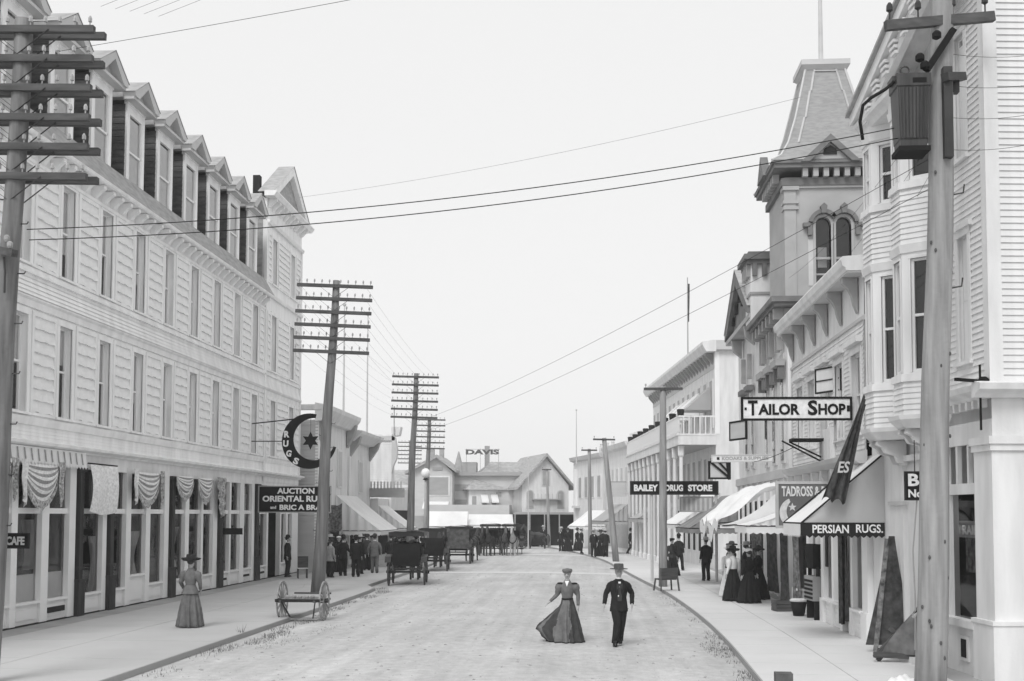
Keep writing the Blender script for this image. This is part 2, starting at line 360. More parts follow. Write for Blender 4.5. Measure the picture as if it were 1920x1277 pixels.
# ---------------------------------------------------------------- left: long wooden hotel block with shops below
HT = thing('hotel_building', 'long pale three storey wooden block with dormers and shops along the left sidewalk', 'building', (-13.8, 20, 0), 90)
L = 32.3; PV = (26.5, 32.3)
wc = [1.35 + 2.38 * i for i in range(11)]           # window centres of the main range
pc = [27.75, 30.72]
ops = [(c - .36, c + .36, 5.24, 7.66) for c in wc + pc] + [(c - .36, c + .36, 8.93, 11.38) for c in wc + pc] + [(c - .33, c + .33, 12.75, 14.75) for c in pc]
mb = MB()
wall_open(mb, 0, PV[0], 4.13, 11.95, [q for q in ops if q[1] < PV[0]], 0, .26)
wall_open(mb, PV[0], PV[1], 4.13, 15.9, [q for q in ops if q[0] > PV[0]], -.04, .26)
MB().poly((PV[0], .12, 11.9), (PV[0], 3, 11.9), (PV[0], 3, 15.9), (PV[0], .12, 15.9)).build('shingled_side_wall', M_SHIN, HT)
mb.poly((PV[0], -.04, 11.9), (PV[0], .12, 11.9), (PV[0], .12, 15.9), (PV[0], -.04, 15.9))
mb.poly((PV[1], -.04, -.1), (PV[1], 9, -.1), (PV[1], 9, 15.9), (PV[1], -.04, 15.9))
mb.poly((0, 0, -.1), (0, 9, -.1), (0, 9, 12), (0, 0, 12)); mb.poly((0, 9, -.1), (L, 9, -.1), (L, 9, 14), (0, 9, 14))
mb.poly((PV[0], 3, 11.9), (PV[1], 3, 11.9), (PV[1], 3, 15.9), (PV[0], 3, 15.9))
mb.build('wall', P_L, HT)
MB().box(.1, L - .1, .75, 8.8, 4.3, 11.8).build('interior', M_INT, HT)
# horizontal members
def belt(name, x0, x1, prof, m=P_L, par=HT, y=0): return MB().prism([(y + a, z) for a, z in prof], x0, x1, 'x').build(name, m, par)
belt('storefront_cornice', -.0, L + .1, [(.02, 4.36), (-.10, 4.36), (-.13, 4.41), (-.30, 4.46), (-.32, 4.53), (-.02, 4.60), (.02, 4.60)])
mb = MB(); claps(mb, 0, L, 4.60, 4.95, .09, 0, .015); mb.build('clapboard_frieze', P_L, HT)
belt('belt_course', 0, L, [(.02, 4.95), (-.06, 4.95), (-.09, 5.05), (-.11, 5.14), (.02, 5.16)])
belt('belt_course', 0, L, [(.02, 7.86), (-.05, 7.86), (-.07, 8.02), (-.14, 8.06), (-.15, 8.10), (.02, 8.12)])
def flare():
    mb = MB(); zz = [8.11, 8.22, 8.34, 8.46, 8.58, 8.68]
    for a, b in zip(zz, zz[1:]):
        f = lambda z: -.02 - .13 * max(0, 1 - (z - 8.1) / .55) ** 1.7
        mb.poly((0, f(a) - .015, a), (L, f(a) - .015, a), (L, f(b), b), (0, f(b), b))
    mb.box(0, L, -.10, .02, 8.68, 8.74); return mb
flare().build('flared_band', P_L, HT)
belt('sill_course', 0, L, [(.02, 8.76), (-.05, 8.76), (-.05, 8.84), (.02, 8.86)])
# shingled panels between the windows: every course of a panel is a piece of its own
def course(w, wavy):
    mb = MB(); n = 9; r = random.Random(int(w * 100) + wavy)
    h = .285; zs = [r.uniform(-.008, .008) + .010 * math.sin(i * 1.3 + wavy) for i in range(n + 1)]; ps = [.058 + r.uniform(-.014, .014) for i in range(n + 1)]
    for i in range(n):
        a = -w / 2 + w * i / n; b = a + w / n; p, p2 = ps[i], ps[i + 1]
        mb.poly((a, -p, zs[i]), (b, -p2, zs[i + 1]), (b, -.004, h), (a, -.004, h)); mb.poly((a, .0, zs[i]), (b, .0, zs[i + 1]), (b, -p2, zs[i + 1]), (a, -p, zs[i]))
    return mb.mesh('shingle_course', M_SHINP)
def panel(xa, xb, z0, z1, y=0):
    w = xb - xa; c = (xa + xb) / 2
    fr = MB(); t = .10
    fr.box(xa - .0, xa + t, y - .05, y + .01, z0, z1); fr.box(xb - t, xb, y - .05, y + .01, z0, z1)
    fr.box(xa + t, xb - t, y - .05, y + .01, z1 - .12, z1); fr.box(xa + t, xb - t, y - .05, y + .01, z0, z0 + .08)
    o = fr.build('shingle_panel', P_L, HT); n = 8; p = (z1 - .12 - z0 - .08) / n
    for i in range(n):
        q = put('shingle_course', cached(('sc', round(w - 2 * t, 2), i % 4), lambda: course(w - 2 * t, i % 4)), o, (c, y, z0 + .08 + i * p)); q.scale.z = p / .285
al = wc + pc
for z0, z1 in ((5.2, 7.8), (8.88, 11.45)):
    for a, b in zip(al, al[1:]):
        if a < PV[0] < b:
            panel(a + .55, PV[0] - .1, z0, z1); panel(PV[0] + .18, b - .52, z0, z1, -.04)
        else: panel(a + .55, b - .55, z0, z1, -.04 if a > PV[0] else 0)
    panel(pc[1] + .55, L - .2, z0, z1, -.04)
panel(PV[0] + .18, pc[0] - .5, 12.7, 14.9, -.04); panel(pc[0] + .5, pc[1] - .5, 12.7, 14.9, -.04); panel(pc[1] + .5, L - .2, 12.7, 14.9, -.04)
for i, c in enumerate(wc + pc):
    yy = -.04 if c > PV[0] else 0
    window(HT, c, 5.24, .72, 2.42, yy, .14, .18, P_L, (.55, .62, .5, .4, .45, .62, .5, .70, .55, .4, .62, .5, .55)[i], sill=.05, mid=.52)
    window(HT, c, 8.93, .72, 2.45, yy, .14, .18, P_L, (.62, .45, .55, .7, .5, .62, .5, .55, .45, .62, .4, .55, .5)[i], sill=.05, mid=.52)
for c in pc: window(HT, c, 12.75, .66, 2.0, -.04, .12, .18, P_L, .9, sill=.05)
MB().box(26.42, 26.56, -.10, .02, 4.6, 15.3).build('corner_board', P_L, HT); MB().box(L - .12, L + .03, -.10, .02, 4.6, 15.3).build('corner_board', P_L, HT)
# main eaves: fascia, brackets, skirt roof
belt('eaves_cornice', 0, PV[0] - .08, [(.05, 11.9), (-.40, 11.9), (-.44, 11.93), (-.47, 12.0), (.05, 12.0)])
belt('frieze_moulding', 0, PV[0] - .08, [(.02, 11.44), (-.07, 11.44), (-.09, 11.52), (.02, 11.54)])
br = MB().prism([(.0, -.02), (-.36, -.02), (-.36, -.12), (-.24, -.2), (-.12, -.34), (0, -.40)], -.075, .075, 'x').mesh('bracket', P_L)
for i in range(44): put('bracket', br, HT, (.3 + i * .6, -.003, 11.9))
MB().add([(0, -.46, 12.004), (PV[0] - .08, -.46, 12.004), (PV[0] - .08, .0, 12.78), (0, .0, 12.78)], [(0, 1, 2, 3)]).build('skirt_roof', M_SHIN, HT)
mb = MB()
for i in range(16):
    z0 = 12.6 + i * .2; z1 = z0 + .2; y0 = .42 + i * .072; y1 = y0 + .072
    mb.poly((0, y0 - .03, z0), (PV[0], y0 - .03, z0), (PV[0], y1, z1), (0, y1, z1))
    mb.poly((0, y0 - .0, z0), (PV[0], y0 - .0, z0), (PV[0], y0 - .03, z0), (0, y0 - .03, z0))
mb.box(0, PV[0], 1.45, 1.75, 15.8, 15.95); mb.poly((0, 1.6, 15.9), (PV[0], 1.6, 15.9), (PV[0], 9, 15.9), (0, 9, 15.9))
mb.poly((0, .4, 12.6), (0, 1.6, 15.9), (0, 9, 15.9), (0, 9, 12.6))
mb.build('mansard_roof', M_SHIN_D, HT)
# dormers: one built, the rest copied
def dormer(cx, first=[]):
    if not first:
        d = MB(); hw = .66
        for s in (-1, 1): d.box(min(s * hw, s * (hw - .2)), max(s * hw, s * (hw - .2)), 0, .08, 0, 2.62)
        d.box(-hw + .2, hw - .2, 0, .08, 2.36, 2.62); d.box(-hw + .2, hw - .2, -.03, .08, 0, .10)
        d.box(-hw - .03, hw + .03, -.03, .09, 2.62, 2.76)
        d = d.mesh('dormer', P_L)
        chs = []
        for s in (-1, 1):
            ch = MB()
            n = 13
            for i in range(n):
                z0 = .02 + i * .2; z1 = z0 + .2; x0 = s * (hw + .002); x1 = s * (hw + .024)
                q = [(x1, .06, z0), (x1, 1.9, z0), (x0, 1.9, z1), (x0, .06, z1)]; ch.poly(*(q if s > 0 else q[::-1]))
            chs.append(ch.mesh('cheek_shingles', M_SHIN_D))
        cn = MB()      # entablature cornice and gable roof
        pr = [(-hw - .26, 2.76), (hw + .26, 2.76), (hw + .30, 2.88), (0, 3.52), (-hw - .30, 2.88)]
        cn.prism([(-hw - .30, 2.88), (-hw - .24, 2.76), (-hw + .05, 2.76), (0, 3.28), (hw - .05, 2.76), (hw + .24, 2.76), (hw + .30, 2.88), (0, 3.50)], -.36, .02, 'y')
        cn.box(-hw - .24, hw + .24, -.30, .03, 2.68, 2.77)
        cn = cn.mesh('pediment', P_G)
        tp = MB(); tp.prism([(-hw + .0, 2.77), (hw - .0, 2.77), (0, 3.36)], -.12, .02, 'y'); tp = tp.mesh('tympanum', M_SHIN)
        rf = MB()
        for s in (-1, 1):
            q = [(s * (hw + .32), -.38, 2.885), (s * (hw + .32), 2.2, 2.885), (0, 2.2, 3.53), (0, -.38, 3.53)]; rf.poly(*(q[::-1] if s < 0 else q))
            rf.box(min(s * (hw + .05), s * (hw + .31)), max(s * (hw + .05), s * (hw + .31)), .02, 2.0, 2.72, 2.87)
        rf = rf.mesh('dormer_roof', M_SHIN)
        gl = MB().poly((-hw + .2, .07, .1), (hw - .2, .07, .1), (hw - .2, .07, 2.36), (-hw + .2, .07, 2.36)).mesh('pane', GLASS)
        bl = MB().box(-hw + .2, hw - .2, .085, .10, .1, 2.3).mesh('blind', M_BLIND)
        sa = MB().box(-hw + .2, -hw + .25, .02, .09, .1, 2.36).box(hw - .25, hw - .2, .02, .09, .1, 2.36).box(-hw + .2, hw - .2, .02, .09, 1.2, 1.26).mesh('sash', P_L)
        first += [d, *chs, cn, tp, rf, gl, bl, sa]
    o = put('dormer', first[0], HT, (cx, .02, 12.44))
    for m in first[1:]: put(m.name, m, o)
for c in [.72 + 2.385 * i + .1 for i in range(11)]: dormer(c + .05)
# gabled end bay
belt('eaves_cornice', PV[0] - .35, PV[1] + .4, [(.02, 16.30), (-.40, 16.30), (-.44, 16.36), (-.52, 16.46), (-.52, 16.52), (.02, 16.52)], y=-.04)
belt('frieze_moulding', PV[0], PV[1] + .02, [(.02, 15.22), (-.10, 15.22), (-.16, 15.34), (.02, 15.38)], y=-.04)
belt('frieze_moulding', PV[0], PV[1] + .02, [(.02, 12.1), (-.10, 12.1), (-.14, 12.22), (.02, 12.26)], y=-.04)
MB().box(PV[0], PV[1], -.04, 3, 15.9, 16.3).build('frieze', P_L, HT)
for i in range(10): put('bracket', br, HT, (PV[0] + .25 + i * .59, -.045, 16.32))
cxp = (PV[0] + PV[1]) / 2; hw = 3.08
mb = MB(); mb.prism([(cxp - hw, 16.52), (cxp - hw + .55, 16.52), (cxp, 18.12), (cxp + hw - .55, 16.52), (cxp + hw, 16.52), (cxp, 18.52)], -.40, -.05, 'y'); mb.build('raking_cornice', P_L, HT)
MB().prism([(cxp - hw + .5, 16.52), (cxp + hw - .5, 16.52), (cxp, 18.2)], -.16, .2, 'y').build('gable_shingles', M_SHIN, HT)
mb = MB()
for s in (-1, 1): mb.poly(*[(cxp, -.43, 18.56), (cxp, .30, 18.56), (cxp + s * (hw + .1), .30, 16.5), (cxp + s * (hw + .1), -.43, 16.5)][::s])
mb.poly((cxp + hw, .28, 16.5), (cxp - hw, .28, 16.5), (cxp, .28, 18.5)); mb.build('gable_roof', M_SHIN, HT)
for i in range(9): MB().box(0, .1, -.42, -.17, 0, .28).build('modillion', P_L, HT, loc=(cxp - 2.55 + i * .62, 0, 16.53 - .0)) if False else None
MB().box(27.0, 27.3, .45, .75, 16.0, 17.45).build('chimney', P_DK, HT)
# ground floor: storefront
M_POST = mat('iron_post_paint', .05, .8, .3, (6, 6, 1), spec=.15)
posts = [(9.3, 9.7), (11.26, 11.68), (16.0, 16.44), (20.82, 21.28), (25.44, 25.96)]
piers = [(1.0, 1.3), (3.4, 3.7), (5.95, 6.24), (7.45, 7.82), (8.94, 9.3), (10.99, 11.26), (12.61, 12.96), (14.1, 14.45), (15.62, 16.0), (17.51, 17.87), (19.1, 19.3), (20.36, 20.82), (22.22, 22.42), (23.54, 24.05), (25.1, 25.44), (27.2, 27.45), (29.3, 29.5), (30.3, 30.6), (31.3, 32.3)]
for a, b in piers: MB().box(a, b, -.02, .18, 0.0, 4.13).build('pilaster', P_T, HT)
MB().box(0, L, -.012, .3, 3.98, 4.36).build('storefront_frieze', P_L, HT)
for a, b in posts:
    m = MB(); m.box(a + .09, b - .09, -.10, .10, .95, 3.95); m.box(a, b, -.14, .12, 0, .95); m.box(a - .01, b + .01, -.16, .13, .92, 1.0); m.box(a + .02, b - .02, -.13, .11, 1.25, 1.33); m.box(a + .0, b - .0, -.14, .12, 3.9, 4.0)
    m.build('iron_post', M_POST, HT)
show = [(1.3, 3.4), (3.7, 5.95), (6.24, 7.45), (7.82, 8.94), (9.7, 10.99), (11.68, 12.61), (12.96, 14.1), (14.45, 15.62), (16.44, 17.51), (17.87, 19.1), (19.3, 20.36), (21.28, 22.22), (22.42, 23.54), (24.05, 25.1), (25.96, 27.2), (29.5, 30.3), (30.6, 31.3)]
for i, (a, b) in enumerate(show):
    sz = .92 if i == 6 else .58
    m = MB(); m.box(a, b, .06, .2, 0, sz - .06); m.box(a, b, -.03, .2, sz - .06, sz); m.box(a + .12, b - .12, .035, .06, .14, sz - .18)
    bk = m.build('shop_window', P_T, HT); MB().box(a, b, .04, .2, 2.76, 2.9).build('transom_bar', P_T, bk)
    MB().poly((a, .12, sz), (b, .12, sz), (b, .12, 2.76), (a, .12, 2.76)).build('pane', GLASS_D, bk)
    MB().poly((a, .12, 2.9), (b, .12, 2.9), (b, .12, 3.98), (a, .12, 3.98)).build('pane', GLASS_D, bk)
    if i in (2, 3, 7, 8): MB().box(a + .1, b - .1, .0, .062, .22, .36).build('cellar_vent', P_DK, bk) if i in (1, 3) else None
    if i in (11, 13, 14): MB().box(a + .15, b - .15, .0, .062, .25, .33).build('cellar_vent', P_DK, bk)
    if i in (0, 1, 2, 3): MB().box(a, b, .16, .18, sz, 1.25).build('curtain', M_BLIND, bk)
MB().box(0, L, -.06, .04, -.1, .035).build('dark_base', P_DK, HT)
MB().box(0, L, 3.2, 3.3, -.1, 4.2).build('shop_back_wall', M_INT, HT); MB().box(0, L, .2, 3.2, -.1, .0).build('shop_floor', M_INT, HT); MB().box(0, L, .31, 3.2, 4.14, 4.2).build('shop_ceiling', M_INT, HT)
for x in (9.25, 15.7, 20.8, 27.3, 29.45): MB().box(x, x + .08, .22, 3.2, 0, 4.13).build('partition', M_INT, HT)
# goods seen through the panes
for i, (x, w, z0, z1, m) in enumerate(((4.3, .9, 1.2, 2.6, M_CLOTH_M), (8.4, .8, 1.3, 2.6, M_CANV_G), (10.55, .55, .0, 2.6, M_CANV_G), (12.15, .6, .5, 2.1, P_G), (15.0, .75, .6, 2.2, P_G), (16.9, .8, .6, 2.0, P_MID), (18.4, .9, .6, 2.3, M_CANV_G), (19.9, .5, .6, 2.1, M_CLOTH_M), (22.9, .7, .6, 1.7, P_MID), (24.6, .6, .6, 2.2, M_CLOTH_M), (26.5, .9, .6, 3.6, M_CLOTH_M))):
    o = MB().grid(lambda u, v: (x - w / 2 + w * u, .75 + .06 * math.sin(u * 14 + v * 3) + .1 * math.sin(i * 3 + v * 4), z0 + (z1 - z0) * v), 12, 8).build('hanging_goods', m, HT, smooth=True)
# bunting hung over the shop windows
M_BUNT = mat('striped_bunting', .62, .9, .30, (1.5, 1.5, 22), .2, 30, kind='wave'); M_BUNT2 = mat('starred_bunting', .36, .9, .75, (16, 16, 16), .2, 30); M_BUNT3 = mat('lace_bunting', .76, .9, .2, (14, 14, 14), .3, 40)
M_BUNTS = mat('grey_bunting_stripe', .30, .9, .25, (12, 12, 12))
def hang(mb, M): mb.M = M; return mb
HM = Matrix.Translation((-13.8, 20, 0)) @ Matrix.Rotation(R(90), 4, 'Z')
def swag(xa, xb, z, d, label, tails=True):
    o = thing('bunting_swag', label, 'bunting', HM @ Vector(((xa + xb) / 2, -.2, z)), 90, 'bunting swags over the shop windows'); w = xb - xa
    def f(u, v):
        x = (u - .5) * w; s = 1 - (2 * u - 1) ** 2
        zz = -.03 - v * d * s ** .8 - .10 * (1 - s) * v; fold = math.sin(v * 19) * .028 * s
        return (x, -.10 * s * (.35 + v * (1 - v) * 3) - fold, zz)
    for k in range(11):
        MB().grid(lambda u, v: f(u, (k + v) / 11), 16, 2).build('swag' if k % 2 == 0 else 'stripe', M_BUNT3 if k % 2 == 0 else M_BUNTS, o, True)
    MB().grid(lambda u, v: (f(u, 1)[0], f(u, 1)[1] - .015, f(u, 1)[2] - v * (.16 if u > .5 else .24)), 16, 2).build('fringe', M_BUNT2, o, True)
    if tails:
        for s in (-1, 1):
            MB().grid(lambda u, v: (s * w / 2 + (u - .5) * (.34 - .22 * v) + .03 * math.sin(v * 9), -.06 - .05 * math.sin(u * 11), .06 - v * (d + .25) * (.75 + .25 * (u if s < 0 else 1 - u))), 8, 8).build('tail', M_BUNT3 if s < 0 else M_BUNT2, o, True)
swag(3.0, 5.6, 4.02, .80, 'long draped bunting swag left of the cafe sign above the first shop window')
swag(6.05, 7.95, 4.02, .92, 'widest striped bunting swag, above the cafe window beside the left pole')
swag(12.7, 14.75, 4.05, .85, 'striped bunting swag over the dark glazed door of the middle shop')
swag(16.15, 17.75, 4.05, .62, 'small striped swag directly above the woman in the dark hat', False)
swag(18.2, 19.7, 4.05, .72, 'farthest striped swag, last of the row before the auction sign', False)
o = thing('hanging_cloth', 'pale patterned cloth hung flat between two dark iron posts', 'cloth', HM @ Vector((10.5, -.24, 4.1)), 90)
MB().grid(lambda u, v: ((u - .5) * (1.75 - .12 * math.sin(v * 3)), -.05 * math.sin(u * 9) - .07 * math.sin(v * 3.1), -v * (1.28 + .10 * math.sin(u * 3.14))), 16, 12).build('cloth', M_BUNT3, o, True)
MB().tube([(-.95, .03, .03), (.95, .03, .03)], .02, 6).build('rod', P_DK, o)
o = thing('hanging_cloth', 'ruffled strip of bunting hanging down beside the fourth dark iron post', 'cloth', HM @ Vector((20.6, -.22, 4.1)), 90)
MB().grid(lambda u, v: ((u - .5) * (.9 - .45 * v) + .1 * v, -.06 * math.sin(u * 9) - .03 * math.sin(v * 21), -v * (1.5 - .3 * abs(u - .5))), 10, 16).build('cloth', M_BUNT2, o, True)
o = thing('valance', 'scalloped white valance along the shopfront above the cafe', 'valance', HM @ Vector((5.5, -.2, 4.0)), 90)
mb = MB()
for i in range(46):
    x = -3.9 + i * .17; mb.add([(x, 0, .38), (x + .165, 0, .38), (x + .165, -.05, .03), (x + .0825, -.06, -.06), (x, -.05, .03)], [(0, 4, 3, 2, 1)])
mb.build('cloth', M_CANV, o)
mb = MB()
for i in range(23): x = -3.86 + i * .34; mb.add([(x, -.012, .36), (x + .07, -.012, .36), (x + .07, -.056, .06), (x, -.056, .06)], [(0, 3, 2, 1)])
mb.build('stripe', M_BUNTS, o, kind='stuff')
MB().box(-3.95, 3.95, .0, .06, .36, .40).build('rail', P_L, o)
# ---------------------------------------------------------------- right: corner house with two bays above a shop
NB = thing('corner_building', 'white clapboarded corner building with stacked bay windows above a shop at the right edge', 'building', (6.2, 25.2, 0), -85.1)
NE = 6.05
MB().box(0, NE - .06, .06, 3.9, 4.4, 11.2).build('wall', P_W, NB)
# bays: four-point plans
BAYS = [[(2.72, 0), (3.26, -.62), (3.74, -.62), (4.3, 0)], [(1.0, 0), (1.62, -.62), (2.12, -.62), (2.72, -.0)]]
def facets(b): return [(Vector((*p, 0)), Vector((*q, 0))) for p, q in zip(b, b[1:])]
def bay_strip(b, z0, z1, off0, off1=None, k=0):
    """strip following the bay plan, pushed out by off0 at the bottom and off1 at the top"""
    off1 = off0 if off1 is None else off1; m = MB()
    def outset(o): 
        c = Vector((sum(p[0] for p in b) / 4, 0, 0)); r = []
        for i, p in enumerate(b):
            sx = -1 if i < 2 else 1
            r.append((p[0] + sx * o * (.45 if i in (1, 2) else 1.1), p[1] - o * (1 if i in (1, 2) else 0)))
        return r
    p0, p1 = outset(off0), outset(off1)
    for i in range(3):
        m.poly((*p0[i], z0), (*p0[i + 1], z0), (*p1[i + 1], z1), (*p1[i], z1)); m.poly((*b[i], z0), (*b[i + 1], z0), (*p0[i + 1], z0), (*p0[i], z0))
        m.poly((*p1[i], z1), (*p1[i + 1], z1), (*b[i + 1], z1), (*b[i], z1))
    return m
for bi, b in enumerate(BAYS):
    base = 4.62 - .12 * bi
    root = bay_strip(b, 10.55, 10.95, .03).build('bay', P_W, NB)
    bay_strip(b, base - .22, base - .05, -.06, .10).build('bay_moulding', P_W, root); bay_strip(b, base - .05, base + .03, .10, .12).build('bay_moulding', P_W, root)
    for z0, z1 in ((base + .03, 5.28), (7.88, 8.94)):
        n = round((z1 - z0) / .105)
        for i in range(n):
            a = z0 + (z1 - z0) * i / n; bay_strip(b, a, a + (z1 - z0) / n, .026, .004).build('clapboard', P_W, root)
    for z in (5.28, 8.94): bay_strip(b, z, z + .14, .06, .05).build('bay_sill', P_W, root)
    for z in (7.72, 10.42): bay_strip(b, z, z + .15, .03, .06).build('bay_lintel', P_W, root)
    for fi, (p, q) in enumerate(facets(b)):
        d = q - p; l = d.length; a = math.atan2(d.y, d.x); c = (p + q) / 2
        for z, h in ((5.42, 2.3), (9.08, 1.34)):
            w = {0: .3, 1: .30, 2: .50}[fi]
            m = MB(); wall_open(m, -l / 2, l / 2, z, z + h, [(-w / 2, w / 2, z + .03, z + h - .12)], 0, .1)
            f = m.build('bay_facet', P_W, root); f.location = c; f.rotation_euler = (0, 0, a)
            wo_ = window(root, c.x, z + .03, w, h - .15, c.y, .04, .06, P_W, 0 if fi == 2 else .9, rz=a, sill=0, proud=.012, mid=.5)
            if fi == 2: put('interior', MB().box(-w / 2 - .1, w / 2 + .1, .3, .32, 0, h).mesh('interior', M_INT), wo_)
    # scrolled bracket under the bay
    for xx in (b[1][0] + .06, b[2][0] - .08):
        m = MB(); m.prism([(.02, base - .22), (-.56, base - .22), (-.58, base - .30), (-.46, base - .36), (-.40, base - .47), (-.20, base - .52), (-.15, base - .66), (.02, base - .72)], xx - .06, xx + .06, 'x'); m.build('bay_bracket', P_W, root)
# side wall siding: one part per board
def boards(par, x0, x1, z0, z1, p, ops, y=0., front=None):
    n = round((z1 - z0) / p); p = (z1 - z0) / n
    for i in range(n):
        a = z0 + i * p; segs = [(x0, x1)]
        for o in ops:
            if o[2] < a + p / 2 < o[3]: segs = [s for q in segs for s in ((q[0], min(q[1], o[0])), (max(q[0], o[1]), q[1])) if s[1] - s[0] > .01]
        for s in segs:
            if front is None:
                me = cached(('cb', round(s[1] - s[0], 3), round(p, 4)), lambda: MB().prism([(.0, 0), (-.026, 0), (-.004, p), (0, p)], 0, s[1] - s[0], 'x').mesh('clapboard', P_W)); put('clapboard', me, par, (s[0], y, a))
            else:
                me = cached(('cbf', round(s[1] - s[0], 3), round(p, 4)), lambda: MB().prism([(.0, 0), (.026, 0), (.004, p), (0, p)], 0, s[1] - s[0], 'y').mesh('clapboard', P_W)); put('clapboard', me, par, (front, s[0], a))
NO = [(4.74, 5.40, 5.36, 7.86), (4.74, 5.40, 9.0, 11.5)]
m = MB(); wall_open(m, 4.25, NE, 4.4, 13.4, [(4.86, 5.28, 5.48, 7.72), (4.86, 5.28, 9.12, 11.36)], 0, .12); m.build('side_wall', P_W, NB)
boards(NB, 4.28, NE - .17, 5.02, 13.2, .112, NO)
for z in (5.48, 9.12): window(NB, 5.07, z, .42, 2.24, 0, .11, .09, P_W, .93, hood=.06, sill=.06)
MB().box(NE - .17, NE + .0, -.035, .02, 5.02, 13.2).build('corner_board', P_W, NB); MB().box(NE, NE + .035, -.035, .2, 5.02, 13.2).build('corner_board', P_W, NB)
boards(NB, .2, 3.6, 5.02, 13.2, .112, [], front=NE)
MB().poly((NE, 0, 4.04), (NE, 3.9, 4.04), (NE, 3.9, 13.4), (NE, 0, 13.4)).build('front_wall', P_W, NB)
# belt cornice over the shop on both faces
m = MB(); pr = [(.02, 4.74), (-.10, 4.74), (-.14, 4.80), (-.30, 4.86), (-.33, 4.96), (-.05, 5.02), (.02, 5.02)]
m.prism(pr, 4.25, NE + .0, 'x'); m.build('belt_cornice', P_W, NB)
m = MB(); m.prism([(NE - .02 - a, z) for a, z in [(0, 4.74), (-.12, 4.74), (-.16, 4.80), (-.32, 4.86), (-.35, 4.96), (-.07, 5.02), (0, 5.02)]], -.33, 3.8, 'y'); m.build('belt_cornice', P_W, NB)
for i in range(7): MB().box(4.25 + i * .26, 4.33 + i * .26, -.13, .0, 4.60, 4.74).build('dentil', P_W, NB)
MB().box(NE + .0, NE + .30, .55, .75, 4.66, 4.735).build('soffit_block', P_W, NB)
# ground floor
MB().box(4.0, NE - .005, .0, .2, 4.02, 4.74).build('shop_frieze', P_W, NB)
m = MB(); m.box(5.40, NE + .03, -.03, .60, 1.0, 4.05); m.box(5.36, NE + .07, -.07, .64, 3.86, 3.97); m.box(5.34, NE + .10, -.10, .67, 3.97, 4.10); m.build('pier', P_W, NB)
m = MB(); m.box(5.34, NE + .10, -.09, .66, 0, .96); m.box(5.32, NE + .12, -.11, .68, .96, 1.03); m.build('pier_plinth', P_W, NB)
sw = MB(); sw.box(4.02, 5.36, .0, .22, 0, .82); sw.box(4.02, 5.36, -.10, .22, .82, .95); sw.box(4.02, 5.36, .012, .16, 3.15, 3.34); sw.box(4.02, 4.16, .01, .2, .95, 3.15); sw.box(5.28, 5.37, .01, .2, .95, 4.02)
sw.box(4.02, 4.1, .01, .2, 3.34, 4.02); sw.box(4.50, 4.58, .02, .2, 3.34, 4.02); sw.box(4.98, 5.05, .02, .2, 3.34, 4.02)
sw = sw.build('shop_window', P_W, NB)
MB().poly((4.16, .1, .95), (5.28, .1, .95), (5.28, .1, 3.15), (4.16, .1, 3.15)).build('pane', GLASS_D, sw)
MB().poly((4.1, .1, 3.34), (5.3, .1, 3.34), (5.3, .1, 4.02), (4.1, .1, 4.02)).build('pane', GLASS_D, sw)
MB().box(4.62, 5.0, -.03, .01, .22, .66).build('cellar_frame', P_W, sw); MB().box(4.70, 4.92, -.036, .0, .28, .60).build('cellar_grille', P_DK, sw)
put('lettering', text_mesh('RAIL', .17, .62, M_LETW, .03), sw, (4.80, .13, 2.52)); MB().box(4.3, 5.25, .14, .16, 2.38, 2.68).build('sign_panel', P_MID, sw)
MB().box(4.2, 5.3, .30, .34, 1.75, 2.4).build('poster', M_CLOTH_M, sw); MB().box(4.2, 5.3, .5, .54, .3, 1.7).build('display_board', P_MID, sw)
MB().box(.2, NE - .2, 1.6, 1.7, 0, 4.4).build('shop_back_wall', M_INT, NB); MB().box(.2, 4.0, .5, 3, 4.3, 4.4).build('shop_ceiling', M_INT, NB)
fw = MB()
for z0, z1 in ((0, .9), (3.14, 3.32)): fw.box(NE - .2, NE - .0, .66, 3.8, z0, z1)
for y in (.66, 2.2, 3.7): fw.box(NE - .12, NE - .0, y, y + .1, .9, 4.04)
fw = fw.build('shop_window', P_W, NB)
MB().poly((NE - .05, .76, .9), (NE - .05, 3.7, .9), (NE - .05, 3.7, 4.04), (NE - .05, .76, 4.04)).build('pane', GLASS_D, fw); MB().box(NE - .03, NE + .006, .9, 1.5, .35, .6).build('cellar_vent', P_DK, fw)
MB().box(NE - 1.5, NE - .9, .8, 3.6, .5, 2.4).build('display_goods', P_MID, fw)
# doorway stretch left of the shop window
m = MB(); m.box(2.9, 4.0, .02, .2, .12, 4.4); m.box(1.9, 2.86, .10, .3, 0, 4.4); m.box(2.86, 2.9, .12, .3, 0, 4.4); m.build('entrance_wall', P_W, NB)
MB().box(1.9, 4.0, -.05, .02, 3.86, 3.98).build('entrance_moulding', P_W, NB); MB().box(2.5, 3.9, -.5, .1, -.05, .12).build('door_step', P_W, NB); MB().box(.1, 1.9, .0, .2, 0, 4.4).build('entrance_wall', P_W, NB); MB().box(3.1, 3.9, .0, .018, .14, 2.4).build('door', P_G, NB)
MB().box(1.2, 2.0, -.06, .04, 2.98, 3.06).build('awning_rail', P_G, NB)
